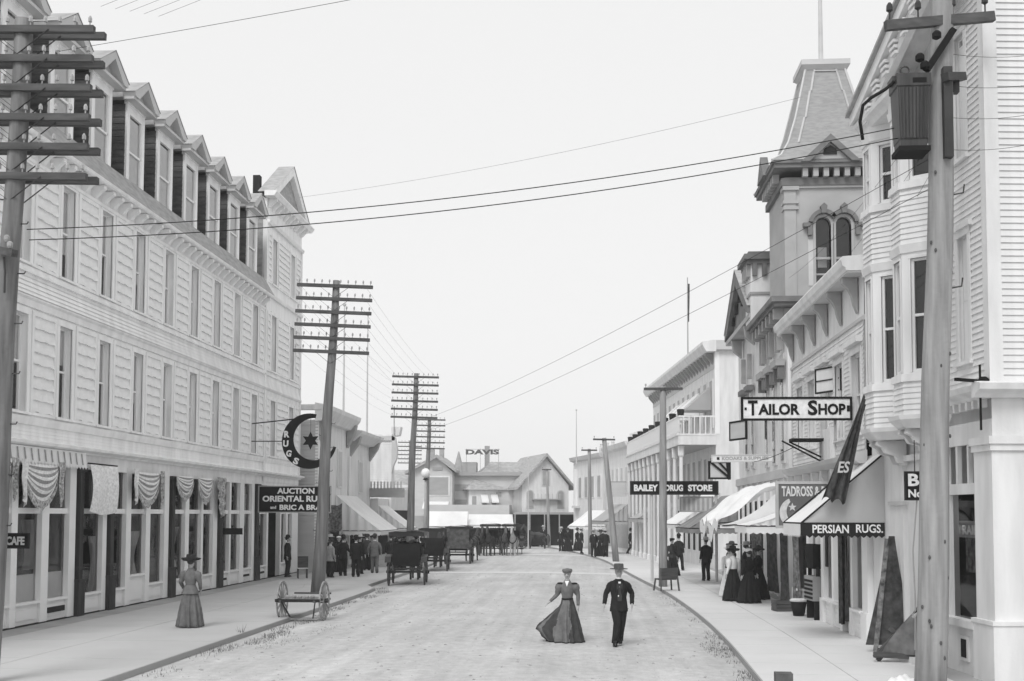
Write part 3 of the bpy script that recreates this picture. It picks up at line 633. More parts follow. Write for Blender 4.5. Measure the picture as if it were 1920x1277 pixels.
# overhanging street gable
GA, GZ, GP = 1.85, 11.0, 6.0; sl_ = .375
def gz(x): return GZ + (x - GA) * sl_
m = MB(); m.prism([(GA, gz(GA)), (GP, gz(GP)), (GP, gz(GP) + .26), (GA - .3, gz(GA - .3) + .26), (GA - .3, gz(GA - .3) + .06)], -.86, .0, 'y'); m.build('raking_eave', P_W, NB)
m = MB(); m.prism([(GA - .36, gz(GA - .36) + .27), (GP, gz(GP) + .27), (GP, gz(GP) + .34), (GA - .36, gz(GA - .36) + .34)], -.94, 2, 'y'); m.build('roof', M_SHIN, NB)
m = MB(); m.prism([(GA - .05, gz(GA) - .2), (GA + .35, gz(GA) - .2), (GP, gz(GP) - .35), (GP, gz(GP) - .01), (GA - .05, gz(GA) - .02)], -.74, -.60, 'y'); m.build('raking_frieze', P_W, NB)
for i in range(7):
    x = GA + .45 + i * .5
    for k in range(3): MB().box(x + .02 * k, x + .30 - .02 * k, -.84 + .02 * k, -.72, gz(x) - .06 - k * .10, gz(x) - .0 - k * .10).build('rafter_bracket', P_W, NB)
m = MB(); m.prism([(.0, 10.72), (-.62, 10.72), (-.68, 10.80), (-.78, 10.86), (-.80, 10.94), (0, 11.0)], GA - .25, 4.2, 'x'); m.build('eaves_cornice', P_W, NB)
m = MB(); m.prism([(GA + .1, 11.0), (4.2, 11.0), (4.2, gz(4.2)), (GA + .1, gz(GA + .1))], -.06, .05, 'y'); m.build('pediment', P_W, NB)

# ---------------------------------------------------------------- right: two storey shop with bracketed cornice (tailor)
TB = thing('shop_building', 'two storey white shop building with a bracketed cornice left of the bay windows', 'building', (6.1, 35, 0), -90)
to = [(c - .45, c + .45, 4.62, 6.46) for c in (2.25, 3.9, 5.55, 7.27, 9.05)]
m = MB(); wall_open(m, .9, 9.85, 4.2, 8.4, to, 0, .14); m.build('wall', P_W, TB)
m = MB(); claps(m, 1.08, 9.8, 4.25, 7.1, .105, 0, .022, [(a - .14, b + .14, c - .05, d + .12) for a, b, c, d in to]); o = m.build('clapboard_siding', P_W, TB); o['kind'] = 'stuff'
MB().box(.95, 9.9, .55, 6, 0, 8.1).build('interior', M_INT, TB); MB().box(.86, .9, .02, 6, 0, 8.4).build('end_wall', P_G, TB)
for a, b, c, d in to:
    window(TB, (a + b) / 2, c, .9, d - c, 0, .11, .12, P_W, .9, sill=.06); MB().box(a - .2, b + .2, -.16, .0, d + .2, d + .33).build('window_hood', P_W, TB)
MB().box(.9, 1.07, -.03, .02, 0, 7.2).build('corner_board', P_G, TB)
MB().prism([(.02, 7.12), (-.05, 7.12), (-.05, 7.2), (.02, 7.24)], .9, 9.85, 'x').build('frieze_moulding', P_G, TB)
MB().prism([(.1, 8.2), (-.40, 8.2), (-.42, 8.27), (-.48, 8.31), (-.52, 8.46), (-.48, 8.52), (.1, 8.56)], .75, 9.95, 'x').build('cornice', P_W, TB)
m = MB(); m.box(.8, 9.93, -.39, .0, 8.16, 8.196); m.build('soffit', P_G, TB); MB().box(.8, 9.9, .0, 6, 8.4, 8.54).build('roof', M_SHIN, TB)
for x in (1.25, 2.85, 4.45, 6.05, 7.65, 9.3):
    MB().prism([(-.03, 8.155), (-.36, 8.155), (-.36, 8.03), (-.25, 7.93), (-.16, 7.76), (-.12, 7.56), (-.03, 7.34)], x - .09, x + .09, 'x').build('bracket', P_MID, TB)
MB().prism([(.02, 3.92), (-.14, 3.92), (-.30, 4.02), (-.34, 4.12), (.02, 4.22)], .9, 9.85, 'x').build('shop_cornice', P_G, TB)
MB().box(.9, 9.85, -.01, .2, 3.2, 3.92).build('shop_frieze', P_W, TB)
for i in range(8): MB().prism([(-.015, 3.9), (-.2, 3.9), (-.18, 3.75), (-.015, 3.5)], .98 + i * 1.2, 1.1 + i * 1.2, 'x').build('bracket', P_W, TB)
for a, b in ((.9, 1.2), (2.95, 3.3), (4.2, 4.5), (4.9, 5.25), (6.2, 6.42), (7.3, 7.5), (8.2, 8.45), (9.35, 9.85)):
    m = MB(); m.box(a, b, -.02, .2, 0, 3.2); m.box(a - .03, b + .03, -.06, .2, 0, .62); m.build('pilaster', P_T, TB)
def shopwin(par, a, b, sz, top=3.2, m_=None, panel_=True):
    m = MB(); m.box(a, b, .02, .2, 0, sz - .06); m.box(a - .02, b + .02, -.10, .2, sz - .06, sz)
    if panel_:
        for i in range(3): m.box(a + .08, b - .08, .0, .03, .10 + i * .14, .18 + i * .14)
    o = m.build('shop_window', m_ or P_T, par); MB().poly((a, .1, sz), (b, .1, sz), (b, .1, top), (a, .1, top)).build('pane', GLASS_D, o); return o
for a, b in ((5.25, 6.2), (6.42, 7.3), (8.45, 9.35), (1.2, 2.0), (3.3, 4.2)): shopwin(TB, a, b, .64)
MB().box(5.5, 5.75, -.03, .0, 1.45, 2.25).build('notice_board', P_DK, TB)
MB().grid(lambda u, v: (7.62 + .36 * u, -.12 - .06 * math.sin(u * 9), .2 + 2.5 * v), 8, 6).build('door_curtain', M_CLOTH_D, TB, True)
# ---------------------------------------------------------------- right: hall with square corner tower
TW = thing('tower_hall', 'drab painted hall with a tall square tower and steep pyramid roof behind the shop', 'building', (6.5, 37.3, 0), 0)
# local frame: x to the right (world +x), y away along the street; the front of the tower faces -y
S = 3.15
def tw_wall(z0, z1, x0=0, x1=S, y0=0, y1=S): return MB().box(x0, x1, y0, y1, z0, z1)
m = MB(); TO = [(1.0, 1.5, 10.2, 12.65), (1.66, 2.16, 10.2, 12.65)]
wall_open(m, 0, S, 9.9, 14.0, TO, 0, .2); m.poly((0, S, 9.9), (0, 0, 9.9), (0, 0, 14), (0, S, 14)); m.poly((S, 0, 9.9), (S, S, 9.9), (S, S, 14), (S, 0, 14)); 
m2 = MB(); wall_open(m2, -S, 0, 9.9, 14, [(-2.2, -1.0, 10.9, 12.3)], 0, .1)
m.add([(-p[0], S - p[1] * 1, p[2]) for p in m2.v], m2.f); m.build('tower_wall', P_STONE, TW)
def arch(mb, cx, z, r, w, y0, y1, n=9, a0=0, a1=math.pi):
    pts = [(cx + r * math.cos(a0 + (a1 - a0) * i / n), z + r * math.sin(a0 + (a1 - a0) * i / n)) for i in range(n + 1)]; po = [(cx + (r + w) * math.cos(a0 + (a1 - a0) * i / n), z + (r + w) * math.sin(a0 + (a1 - a0) * i / n)) for i in range(n + 1)]
    for i in range(n): mb.prism([pts[i], po[i], po[i + 1], pts[i + 1]], y0, y1, 'y')
    return mb
for i, (a, b, c, d) in enumerate(TO):
    cx = (a + b) / 2; w = b - a
    m = MB(); arch(m, cx, 12.40, w / 2, .09, -.03, .18); m.box(a - .09, a, -.03, .18, 10.2, 12.40); m.box(b, b + .09, -.03, .18, 10.2, 12.40); m.box(a, b, .1, .16, 11.25, 11.33); m.box(a, b, .1, .16, 10.72, 10.78)
    for k in range(6):      # spandrels above the arch
        t0 = math.pi * k / 6; t1 = math.pi * (k + 1) / 6; m.poly((cx + w / 2 * math.cos(t0), .05, 12.40 + w / 2 * math.sin(t0)), (cx + w / 2 * math.cos(t1), .05, 12.40 + w / 2 * math.sin(t1)), (cx + w / 2 * math.cos(t1), .05, 12.66), (cx + w / 2 * math.cos(t0), .05, 12.66))
    o = m.build('arched_window', P_STONE, TW)
    MB().poly((a, .14, 10.2), (b, .14, 10.2), (b, .14, 12.65), (a, .14, 12.65)).build('pane', GLASS, o)
    hd = MB(); arch(hd, cx, 12.40, w / 2 + .11, .13, -.16, -.0, 9, .15 if i else .55, math.pi - (.55 if i else .15)); hd.prism([(cx - .07, 12.74), (cx + .07, 12.74), (cx + .11, 12.98), (cx, 13.08), (cx - .11, 12.98)], -.22, 0, 'y')
    s = -1 if i == 0 else 1; xx = cx + s * (w / 2 + .2)
    hd.box(xx - .07, xx + .07, -.16, 0, 12.02, 12.36); hd.box(min(xx, xx + s * .22), max(xx, xx + s * .22), -.18, 0, 12.3, 12.43); hd.build('window_hood', P_STONED, o)
MB().box(1.22, 1.42, .6, .66, 10.85, 11.75).build('blind', P_W, TW) if False else None
MB().box(1.12, 1.42, .30, .33, 11.02, 11.7).build('white_panel', P_W, TW)  # white panel set inside the left arched window
MB().box(.25, S - .25, .8, S - .3, 9.9, 13.9).build('interior', M_INT, TW)
m = MB(); m.box(-.02, .36, -.06, .3, 9.95, 13.9); m.box(-.06, .44, -.10, .34, 12.9, 13.0); m.box(-.06, .44, -.10, .34, 13.1, 13.2); m.box(-.08, .46, -.12, .36, 13.55, 13.68); m.build('corner_pilaster', P_STONE, TW)
m = MB(); m.box(.75, 1.0, -.02, .0, 10.35, 11.9); m.build('panel', P_G, TW)
m = MB(); m.prism([(-.08, 13.62), (-.08, 13.70), (.02, 13.74), (.02, 13.6)], -.08, S + .05, 'x'); m.build('string_course', P_STONE, TW)
def ring(mb, o, z0, z1): return mb.box(-o, S + o, -o, S + o, z0, z1)
m = MB(); ring(m, .12, 13.7, 13.95); ring(m, .40, 14.22, 14.36); ring(m, .46, 14.36, 14.46); m.build('tower_cornice', P_STONED, TW)
for i in range(8): MB().box(.55 + i * .34, .72 + i * .34, -.32, -.1, 13.94, 14.22).build('bracket', P_STONE, TW)
for i in range(7): MB().box(-.32, -.1, .4 + i * .36, .58 + i * .36, 13.94, 14.22).build('bracket', P_STONE, TW)
m = MB(); gx = 1.42; m.prism([(gx - .95, 14.38), (gx - .68, 14.38), (gx, 15.02), (gx + .68, 14.38), (gx + .95, 14.38), (gx, 15.28)], -.56, -.30, 'y'); m.build('gablet', P_STONED, TW)
m = MB(); m.prism([(gx - .7, 14.40), (gx + .7, 14.40), (gx, 15.05)], -.42, .5, 'y'); m.build('gablet_panel', P_STONE, TW)
m = MB(); m.prism([(gx - .22, 14.62), (gx + .22, 14.62), (gx + .2, 14.8), (gx, 14.92), (gx - .2, 14.8)], -.46, -.41, 'y'); m.build('gablet_vent', P_DK, TW)
m = MB(); m.prism([(.9, 14.38), (2.25, 14.38), (1.55, 15.2)], -.56, -.30, 'x'); m.build('gablet', P_STONED, TW)
# concave pyramid roof
M_SLATE = mat('weathered_roof_shingle', .31, .85, .14, (4, 4, 14), .2, 30)
def roofring(h, z): c = S / 2; return [(c - h, c - h, z), (c + h, c - h, z), (c + h, c + h, z), (c - h, c + h, z)]
prof = [(2.05, 14.46), (1.70, 14.72), (1.40, 15.25), (1.10, 16.2), (.86, 17.2), (.66, 18.05)]
m = MB(); n = 22
def ph(t):
    t *= len(prof) - 1; i = min(int(t), len(prof) - 2); f = t - i; return [prof[i][k] + (prof[i + 1][k] - prof[i][k]) * f for k in (0, 1)]
pr = [roofring(*ph(i / 5)) for i in range(6)]
m.rings(pr, False); m.build('tower_roof', M_SLATE, TW)
m = MB()
for i in range(4): m.tube([Vector(r[i]) for r in pr], .045, 5)
for sx in (0, 1):
    c = S / 2
m.build('roof_hip', P_G, TW)
m = MB(); c = S / 2
for i in range(2, 5):
    h0, z0 = ph(i / 5); h1, z1 = ph((i + 1) / 5)
    for s in (-1, 1): m.bar((c + s * (h0 - .34), c - h0 - .01, z0), (c + s * (h1 - .30), c - h1 - .01, z1), .07, .03)
m.bar((c - .40, c - .70, 17.95), (c + .40, c - .70, 17.95), .07, .03); m.build('roof_moulding', P_G, TW)
m = MB(); m.add([(c - .66, c - .66, 18.0), (c + .66, c - .66, 18.0), (c + .66, c + .66, 18.0), (c - .66, c + .66, 18.0), (c - .8, c - .8, 18.14), (c + .8, c - .8, 18.14), (c + .8, c + .8, 18.14), (c - .8, c + .8, 18.14)], [(0, 1, 5, 4), (1, 2, 6, 5), (2, 3, 7, 6), (3, 0, 4, 7), (4, 5, 6, 7)])
m.box(c - .82, c + .82, c - .82, c + .82, 18.14, 18.32); m.box(c - .34, c + .34, c - .34, c + .34, 18.32, 18.44); m.build('roof_deck', P_G, TW)
MB().tube([(c, c, 18.4), (c, c, 21.5)], [.085, .06], 8).build('flagpole', P_G, TW)
# body of the hall below and behind the tower
HB = [(.05, 5.9)]
MB().box(.05, 3.6, .06, 12.2, 0, 9.6).build('body_wall', P_W, TW)
def sidepart(name, mat_, y0, y1, x0, x1, z0, z1): return MB().box(x0, x1, y0, y1, z0, z1).build(name, mat_, TW)
m = MB(); m.box(-.45, 3.6, -.45, 5.4, 9.62, 9.74); m.box(-.55, 3.6, -.55, 5.5, 9.74, 9.92); m.build('hall_cornice', P_STONED, TW)
sidepart('hall_frieze', P_STONE, -.06, 5.2, -.06, 3.6, 9.1, 9.6)
for i in range(7): sidepart('bracket', P_DK if False else P_MID, .0 + i * .8, .2 + i * .8, -.40, -.07, 9.25, 9.61)
for i in range(3): MB().box(.3 + i * .9, .5 + i * .9, -.38, -.07, 9.25, 9.61).build('bracket', P_MID, TW)
for i, y in enumerate((.5, 2.2, 3.9)):      # long narrow windows with dark hoods on the street side
    o = sidepart('hall_window', P_G, y, y + .75, -.02, .06, 4.5, 8.2); sidepart('window_hood', P_MID, y - .18, y + .93, -.3, .0, 7.75, 7.98).parent = o; sidepart('window_hood', P_STONED, y - .12, y + .05, -.22, .0, 7.3, 7.75).parent = o; sidepart('window_hood', P_STONED, y + .72, y + .88, -.22, .0, 7.3, 7.75).parent = o
    sidepart('pane', GLASS, y + .12, y + .63, -.032, -.022, 4.6, 7.6).parent = o
    for dy in (.1, .55): sidepart('drop_bracket', P_MID, y + dy, y + dy + .12, -.20, -.02, 8.3, 9.2)
sidepart('sill_course', P_G, 0, 12.2, -.12, .05, 4.0, 4.3); sidepart('storefront', P_T, 0, 12.2, -.0, .06, 0, 4.0)
for i in range(9): sidepart('pilaster', P_T, .2 + i * 1.45, .45 + i * 1.45, -.08, .0, 0, 4.0)
for i in range(8): sidepart('shop_opening', P_DK, .6 + i * 1.45, 1.5 + i * 1.45, -.015, .0, .5, 3.3)
MB().box(.05, 3.6, 5.0, 12.2, 9.6, 10.3).build('attic_wall', P_W, TW)
# street gable further along
gy, gh = 8.6, 3.6
m = MB(); m.prism([(gy - gh, 10.35), (gy - gh + .7, 10.55), (gy, 12.15), (gy + gh - .7, 10.55), (gy + gh, 10.35), (gy + gh, 10.65), (gy, 12.75), (gy - gh, 10.65)], -.55, -.18, 'x'); m.build('street_gable', P_STONED, TW)
m = MB(); m.prism([(gy - gh + .5, 10.3), (gy + gh - .5, 10.3), (gy, 12.3)], -.3, .1, 'x'); m.build('gable_panel', P_STONED, TW)
for i in range(5): MB().box(-.42, -.28, gy - 1.9 + i * .95 - .1, gy - 1.9 + i * .95 + .22, 10.75 + (1.2 - abs(i - 2) * .55) * .6, 11.15 + (1.2 - abs(i - 2) * .55) * .6).build('gable_bracket', P_DK, TW)
m = MB()
for s in (-1, 1): m.poly(*[(-.58, gy, 12.8), (3.6, gy, 12.8), (3.6, gy + s * (gh + .05), 10.64), (-.58, gy + s * (gh + .05), 10.64)][::-s])
m.build('gable_roof', M_SHIN, TW)
m = MB(); m.prism([(gy - gh, 10.18), (gy + gh, 10.18), (gy + gh, 10.36), (gy - gh, 10.36)], -.5, .06, 'x'); m.build('eaves_cornice', P_STONE, TW)
for i in range(2):
    y = gy - 1.2 + i * 1.7; o = sidepart('hall_window', P_G, y, y + .75, -.02, .06, 4.6, 8.0); sidepart('window_hood', P_STONED, y - .15, y + .9, -.28, .0, 7.7, 7.9).parent = o; sidepart('pane', GLASS, y + .12, y + .63, -.032, -.022, 4.7, 7.5).parent = o
    sidepart('drop_bracket', P_MID, y + .3, y + .45, -.2, -.02, 8.2, 9.2)
for y in (6.6, 10.4): m = MB(); m.prism([(-.04, 10.16), (-.46, 10.16), (-.4, 9.7), (-.04, 9.4)], y, y + .3, 'y'); m.build('bracket', P_MID, TW)
# pale turret with a heavy cap behind the gable
m = MB(); m.box(-.45, 1.0, 4.75, 6.2, 9.95, 12.3); m.build('turret', P_W, TW)
m = MB(); m.box(-.6, 1.15, 4.6, 6.35, 12.15, 12.3); m.box(-.72, 1.27, 4.48, 6.47, 12.3, 12.5); m.box(-.55, 1.1, 4.65, 6.3, 12.5, 12.62); m.build('turret_cap', P_STONED, TW)
for i in range(4): MB().box(-.40 + i * .36, -.24 + i * .36, 4.6, 4.75, 11.7, 12.15).build('bracket', P_STONED, TW); MB().box(-.6, -.45, 4.8 + i * .38, 4.98 + i * .38, 11.7, 12.15).build('bracket', P_MID, TW)
m = MB(); m.box(-.5, 1.05, 4.7, 6.25, 11.0, 11.1); m.build('string_course', P_MID, TW)

# ---------------------------------------------------------------- right: balcony hotel further up
HR = thing('balcony_hotel', 'white hotel with a long balcony over tall porch columns beyond the hall', 'building', (6.45, 57.6, 0), -85)
HL = 22
MB().box(-HL, 0, 0, 9, 0, 11.2).build('wall', P_W, HR)
m = MB(); m.prism([(.0, 11.1), (-.5, 11.1), (-.62, 11.3), (-.7, 11.45), (-.7, 11.6), (0, 11.7)], -HL - .2, .25, 'x'); m.build('cornice', P_W, HR)
MB().box(-HL, .25, 0, 9, 11.2, 11.68).build('roof', P_G, HR); MB().box(-HL, 0, -.03, .0, 10.3, 11.1).build('frieze', P_G, HR)
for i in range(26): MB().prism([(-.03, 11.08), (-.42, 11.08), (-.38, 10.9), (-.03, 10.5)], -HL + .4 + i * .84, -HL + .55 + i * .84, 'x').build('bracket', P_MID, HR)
MB().box(.0, .02, -.04, .2, 6.9, 11.1).build('corner_board', P_T, HR)
BD = 1.85
m = MB(); m.box(-HL, 0, -BD, -.0, 6.35, 6.5); m.box(-HL, .0, -BD - .08, -BD, 6.33, 6.86); m.box(-HL, .06, -BD - .14, -.0, 6.80, 6.9); m.box(-.05, .045, -BD - .075, -.005, 6.335, 6.795); m.build('balcony_floor', P_W, HR)
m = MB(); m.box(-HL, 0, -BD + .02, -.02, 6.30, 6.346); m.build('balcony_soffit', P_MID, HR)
m = MB(); m.box(-HL, 0, -BD - .05, -BD, 7.75, 7.83); m.box(-.06, .0, -BD, 0, 7.75, 7.83); m.box(-HL, 0, -BD - .04, -BD, 7.0, 7.05); m.build('balcony_rail', P_W, HR)
bal = MB().box(-.05, .05, -.03, .03, 0, .85).mesh('baluster', P_W)
for i in range(74): put('baluster', bal, HR, (-HL + .15 + i * .297, -BD - .02, 6.9))
for i in range(6): put('baluster', bal, HR, (-.03, -.25 - i * .28, 6.9))
for i in range(9): MB().lathe([(.02, 0), (.16, .02), (.20, .34), (.14, .36)], (-HL + .8 + i * 2.6, -BD + .12, 7.83), 8).build('flower_pot', P_DK, HR)
col = MB().lathe([(.16, 0), (.16, .3), (.11, .36), (.095, 5.7), (.16, 5.8), (.17, 6.3)], (0, 0, 0), 10).mesh('porch_column', P_W)
for i in range(12): put('porch_column', col, HR, (-HL + .3 + i * 1.94, -BD + .12, 0))
for i in range(13):
    x = -HL + .9 + i * 1.68
    for z, h in ((.8, 2.2), (3.7, 2.0), (7.3, 2.4)):
        o = MB().box(x - .42, x + .42, -.05, .0, z - .08, z + h + .1).build('window', P_W, HR); MB().box(x - .3, x + .3, -.07, -.05, z, z + h).build('pane', P_MID if z > 3 else P_DK, o)
for i in range(4): MB().prism([(-.0, 9.5), (-1.3, 8.3), (-1.3, 8.2), (0, 8.2)], -2.6 - i * 3.2, -.9 - i * 3.2, 'x').build('balcony_awning', M_CANV if i else M_CANV_G, HR)
MB().box(-HL, 0, -.06, .0, 3.2, 3.5).build('sill_course', P_W, HR)
MB().tube([(-6, 3, 11.6), (-6, 3, 15.5)], .05, 6).build('flagpole', P_G, HR)
# ---------------------------------------------------------------- left row beyond the hotel
def opening(par, x, w, z0, z1, y, m=P_DK, fr=P_W, t=.12, name='window'):
    o = MB().box(x - w / 2 - t, x + w / 2 + t, y - .05, y + .02, z0 - t * .6, z1 + t).build(name, fr, par); MB().box(x - w / 2, x + w / 2, y - .062, y - .04, z0, z1).build('pane', m, o); return o
B2 = thing('shop_building', 'pale shop with a heavy bracketed cornice next beyond the long hotel block', 'building', (-13.0, 53.0, 0), 90)
MB().box(0.02, 6.6, .02, 9, 0, 7.3).build('wall', P_W, B2)
m = MB(); claps(m, 0, 9, 0, 7.2, .15, 0, .045); sid = MB(); sid.add([(-.0 - (p[1]) * -1 if False else p[1], p[0], p[2]) for p in m.v], [f[::-1] for f in m.f])
sid.build('clapboard_siding', P_G, B2, kind='stuff'); MB().box(-.03, .16, -.03, .14, 0, 7.2).build('corner_board', P_T, B2)
m = MB(); m.prism([(.1, 7.2), (-.25, 7.25), (-.62, 7.75), (-.66, 7.95), (.1, 8.1)], -.35, 6.9, 'x'); m.box(-.4, .0, -.2, 9, 7.75, 8.0); m.build('cornice', P_W, B2)
for i in range(2): MB().prism([(-.02, 7.5), (-.52, 7.5), (-.4, 7.0), (-.02, 6.3)], .02 + i * 6.2, .5 + i * 6.2, 'x').build('bracket', P_MID, B2)
MB().box(1.9, 2.3, -.05, .02, 3.5, 7.2).build('pilaster', P_T, B2); opening(B2, 4.6, .8, 4.2, 6.0, .0, P_G)
MB().box(.2, 6.5, -.02, .03, .3, 3.2).build('shopfront', P_DK, B2)
for x in (.3, 2.2, 4.2, 6.3): MB().box(x - .12, x + .12, -.06, .0, 0, 3.4).build('pilaster', P_W, B2)
B3 = thing('shop_building', 'plain white shop whose cornice corner shows right of the leaning pole', 'building', (-13.1, 60.4, 0), 90)
MB().box(0, 6, .0, 9, 0, 6.9).build('wall', P_W, B3)
m = MB(); m.prism([(.1, 6.7), (-.3, 6.75), (-.75, 7.15), (-.8, 7.3), (.1, 7.4)], -.3, 6.2, 'x'); m.build('cornice', P_W, B3)
for i in range(2): MB().prism([(-.02, 7.0), (-.62, 7.0), (-.5, 6.6), (-.02, 5.9)], .0 + i * 5.5, .45 + i * 5.5, 'x').build('bracket', P_MID, B3)
MB().box(.3, 5.7, -.03, .0, .3, 3.0).build('shopfront', P_DK, B3); MB().box(-.02, .25, -.04, .25, 0, 6.8).build('corner_board', P_T, B3)
opening(B3, 3, .9, 4.0, 5.7, .0, P_G)
B4 = thing('shop_building', 'tall blank white side wall with a scrolled cornice end behind the white awnings', 'building', (-12.45, 70.0, 0), 90)
MB().box(0, 1.0, .0, 9, 0, 7.8).build('wall', P_W, B4); MB().box(1.0, 7, .0, 9, 0, 4.4).build('low_wall', P_W, B4)
m = MB(); m2 = MB(); claps(m2, 0, 9, 0, 7.8, .16, 0, .02); m.add([(p[1], p[0], p[2]) for p in m2.v], [f[::-1] for f in m2.f]); m.build('clapboard_siding', P_W, B4, kind='stuff')
m = MB(); m.box(-.1, .05, -.2, 8, 7.4, 7.7); m.prism([(.0, 7.7), (-.22, 7.6), (-.36, 6.9), (-.33, 6.3), (-.12, 5.8), (.0, 5.3)], -.1, .3, 'x'); m.build('cornice_end', P_G, B4)
m = MB(); m.prism([(.1, 7.7), (-.4, 7.75), (-.5, 8.3), (.1, 8.3)], .3, 1.1, 'x'); m.build('cornice', P_W, B4); MB().tube([(.2, -.1, 7.6), (.2, -.1, 9.6)], .035, 5).build('finial', P_MID, B4)
MB().box(-.065, -.0, 2.4, 3.1, 5.2, 5.4).build('vent', P_MID, B4); MB().box(-3.5, -.05, .2, 6, 0, 3.7).build('annex_wall', P_W, B4); MB().box(-3.3, -.2, .17, .2, .3, 2.6).build('annex_shopfront', P_DK, B4)
MB().box(.3, 6.7, -.03, .0, .3, 3.0).build('shopfront', P_DK, B4)
for n in range(5): MB().box(-.03, -.01, 1.2 + n * .55, 1.5 + n * .55, 4.1, 4.5).build('sign_slat', P_MID, B4) if False else None
o = thing('sign_board', 'low dark fascia board with small teeth over the second white awning', 'sign', (-13.0, 66.2, 3.75))
MB().box(-.9, 2.0, .0, .1, 0, .55).build('board', P_MID, o)
for i in range(14): MB().box(-.85 + i * .2, -.75 + i * .2, -.03, .0, .55, .95).build('picket', P_G, o)
# ---------------------------------------------------------------- canvas awnings over the left sidewalk
def awning(name, label, loc, rz, w, out, ztop, drop, m, val=.25, cheeks=True, stripes=0, scallop=True, sag=.06):
    """local x along the wall, -y out over the pavement"""
    o = thing(name, label, 'awning', loc, rz)
    MB().grid(lambda u, v: ((u - .5) * w, -out * v, ztop - drop * v - sag * math.sin(math.pi * v) * (1 + .3 * math.sin(u * 18))), 14, 8).build('canopy', m, o, True)
    if cheeks:
        for s in (-1, 1):
            MB().grid(lambda u, v: (s * w / 2 + .08 * math.sin(u * 34) * (1 - u * .3) * (.3 + .7 * v), -out * u, ztop - drop + drop * (1 - u) * v - sag * math.sin(math.pi * u) * v), 48, 6).build('cheek', m, o, True)
    if val:
        n = max(6, int(w / .2)); mb = MB()
        for i in range(n):
            x = -w / 2 + w * i / n; d = w / n; z = ztop - drop; y = -out - .01
            mb.add([(x, y, z), (x + d, y, z), (x + d, y + .01, z - val * .8), (x + d / 2, y + .01, z - val), (x, y + .01, z - val * .8)], [(0, 4, 3, 2, 1)])
        for s in (-1, 1):
            nn = max(4, int(out / .2))
            for i in range(nn):
                y = -out * i / nn; d = out / nn; z = ztop - drop
                mb.add([(s * w / 2, y, z), (s * w / 2, y - d, z), (s * w / 2, y - d, z - val * .8), (s * w / 2, y - d / 2, z - val), (s * w / 2, y, z - val * .8)], [(0, 1, 2, 3, 4)])
        mb.build('valance', m, o)
    fr = MB()
    for s in (-1, 1): fr.tube([(s * w / 2, 0, ztop - drop), (s * w / 2, -out, ztop - drop)], .02, 5)
    fr.tube([(-w / 2, -out, ztop - drop), (w / 2, -out, ztop - drop)], .02, 5); fr.build('frame', P_DK, o); return o
awning('awning', 'big white canvas awning with gathered cheek on the left sidewalk above the men', (-13.0, 59.5, 0), 90, 5.2, 2.35, 3.75, 1.85, M_CANV)
awning('awning', 'second white awning on the left, just behind the carriage roof', (-12.66, 68.3, 0), 90, 3.4, 1.85, 3.3, 1.4, M_CANV)
o = thing('hanging_rug', 'dark tapering rug hung out below the big white left awning', 'rug', (-12.9, 55.6, 2.2))
MB().grid(lambda u, v: ((u - .5) * (.95 - .3 * v), .04 * math.sin(u * 12), -v * 1.25 + .35), 8, 8).build('rug', M_CLOTH_D, o, True)
for x, w, y, z, h, lab in ((-13.1, 1.1, 53.8, 3.6, 1.9, 'patterned carpet hung beside the leaning pole'), (-12.6, .8, 54.8, 3.3, 1.3, 'mottled rug hung in front of the big white left awning')):
    o = thing('hanging_rug', lab, 'rug', (x, y, z)); MB().grid(lambda u, v: ((u - .5) * w, .05 * math.sin(u * 10 + v * 4), -v * h - .15 * math.sin(u * 3.14)), 10, 8).build('rug', M_CLOTH_M, o, True)
# ---------------------------------------------------------------- far end of the street
FH = thing('gabled_house', 'grey gabled house with a dormered wing at the far left behind the poles', 'house', (-15.3, 101, 0), 0)
MB().box(-.9, 2.9, 0, 7, 0, 6.6).build('wall', P_G, FH); MB().prism([(-.9, 6.6), (2.9, 6.6), (1.5, 7.9)], .02, 7, 'y').build('gable', P_G, FH)
m = MB(); m.prism([(-1.4, 6.35), (-1.4, 6.6), (1.5, 8.15), (3.3, 6.75), (3.3, 6.5), (1.5, 7.85)], -.5, 7, 'y'); m.build('roof', M_SHIN, FH)
MB().box(-3.6, -.9, .4, 7, 0, 5.4).build('wing_wall', P_W, FH); m = MB(); m.add([(-4.0, -.1, 4.9), (-.9, -.1, 4.9), (-.9, 3.4, 6.9), (-3.6, 3.4, 6.9), (-3.6, 7, 5)], [(0, 1, 2, 3), (0, 3, 4)]); m.build('wing_roof', M_SHIN, FH)
for x in (.6, 1.5): MB().box(x - .2, x + .2, 3, 3.5, 7.4, 8.9).build('chimney', P_MID, FH)
opening(FH, 1.6, 1.9, 4.5, 6.1, 0, P_MID); opening(FH, -2.4, .5, 3.2, 4.6, .4, P_MID); opening(FH, -1.5, .5, 3.2, 4.6, .4, P_MID); MB().box(1.1, 2.0, -.06, .02, 6.75, 7.0).build('attic_vent', P_MID, FH)
MB().prism([(-.0, 3.9), (-1.0, 3.3), (-1.0, 3.2), (0, 3.2)], .3, 2.6, 'x').build('porch_roof', M_CANV, FH); MB().box(-3.4, 2.7, -.04, .0, .3, 2.6).build('shopfront', P_MID, FH)
FB = thing('turreted_building', 'flat roofed grey building with small spire and banded front at the far end', 'building', (-11.6, 103, 0), 0)
MB().box(-1.2, 5.2, 0, 6, 0, 6.3).build('wall', P_G, FB); MB().box(-1.3, 5.4, -.4, 6, 6.3, 6.65).build('roof_edge', P_MID, FB)
MB().box(-.3, 1.1, .6, 2.2, 6.65, 7.6).build('roof_hut', P_MID, FB); MB().lathe([(.5, 0), (.4, .6), (.05, 2.0)], (-.55, .8, 6.6), 8).build('spire', P_MID, FB)
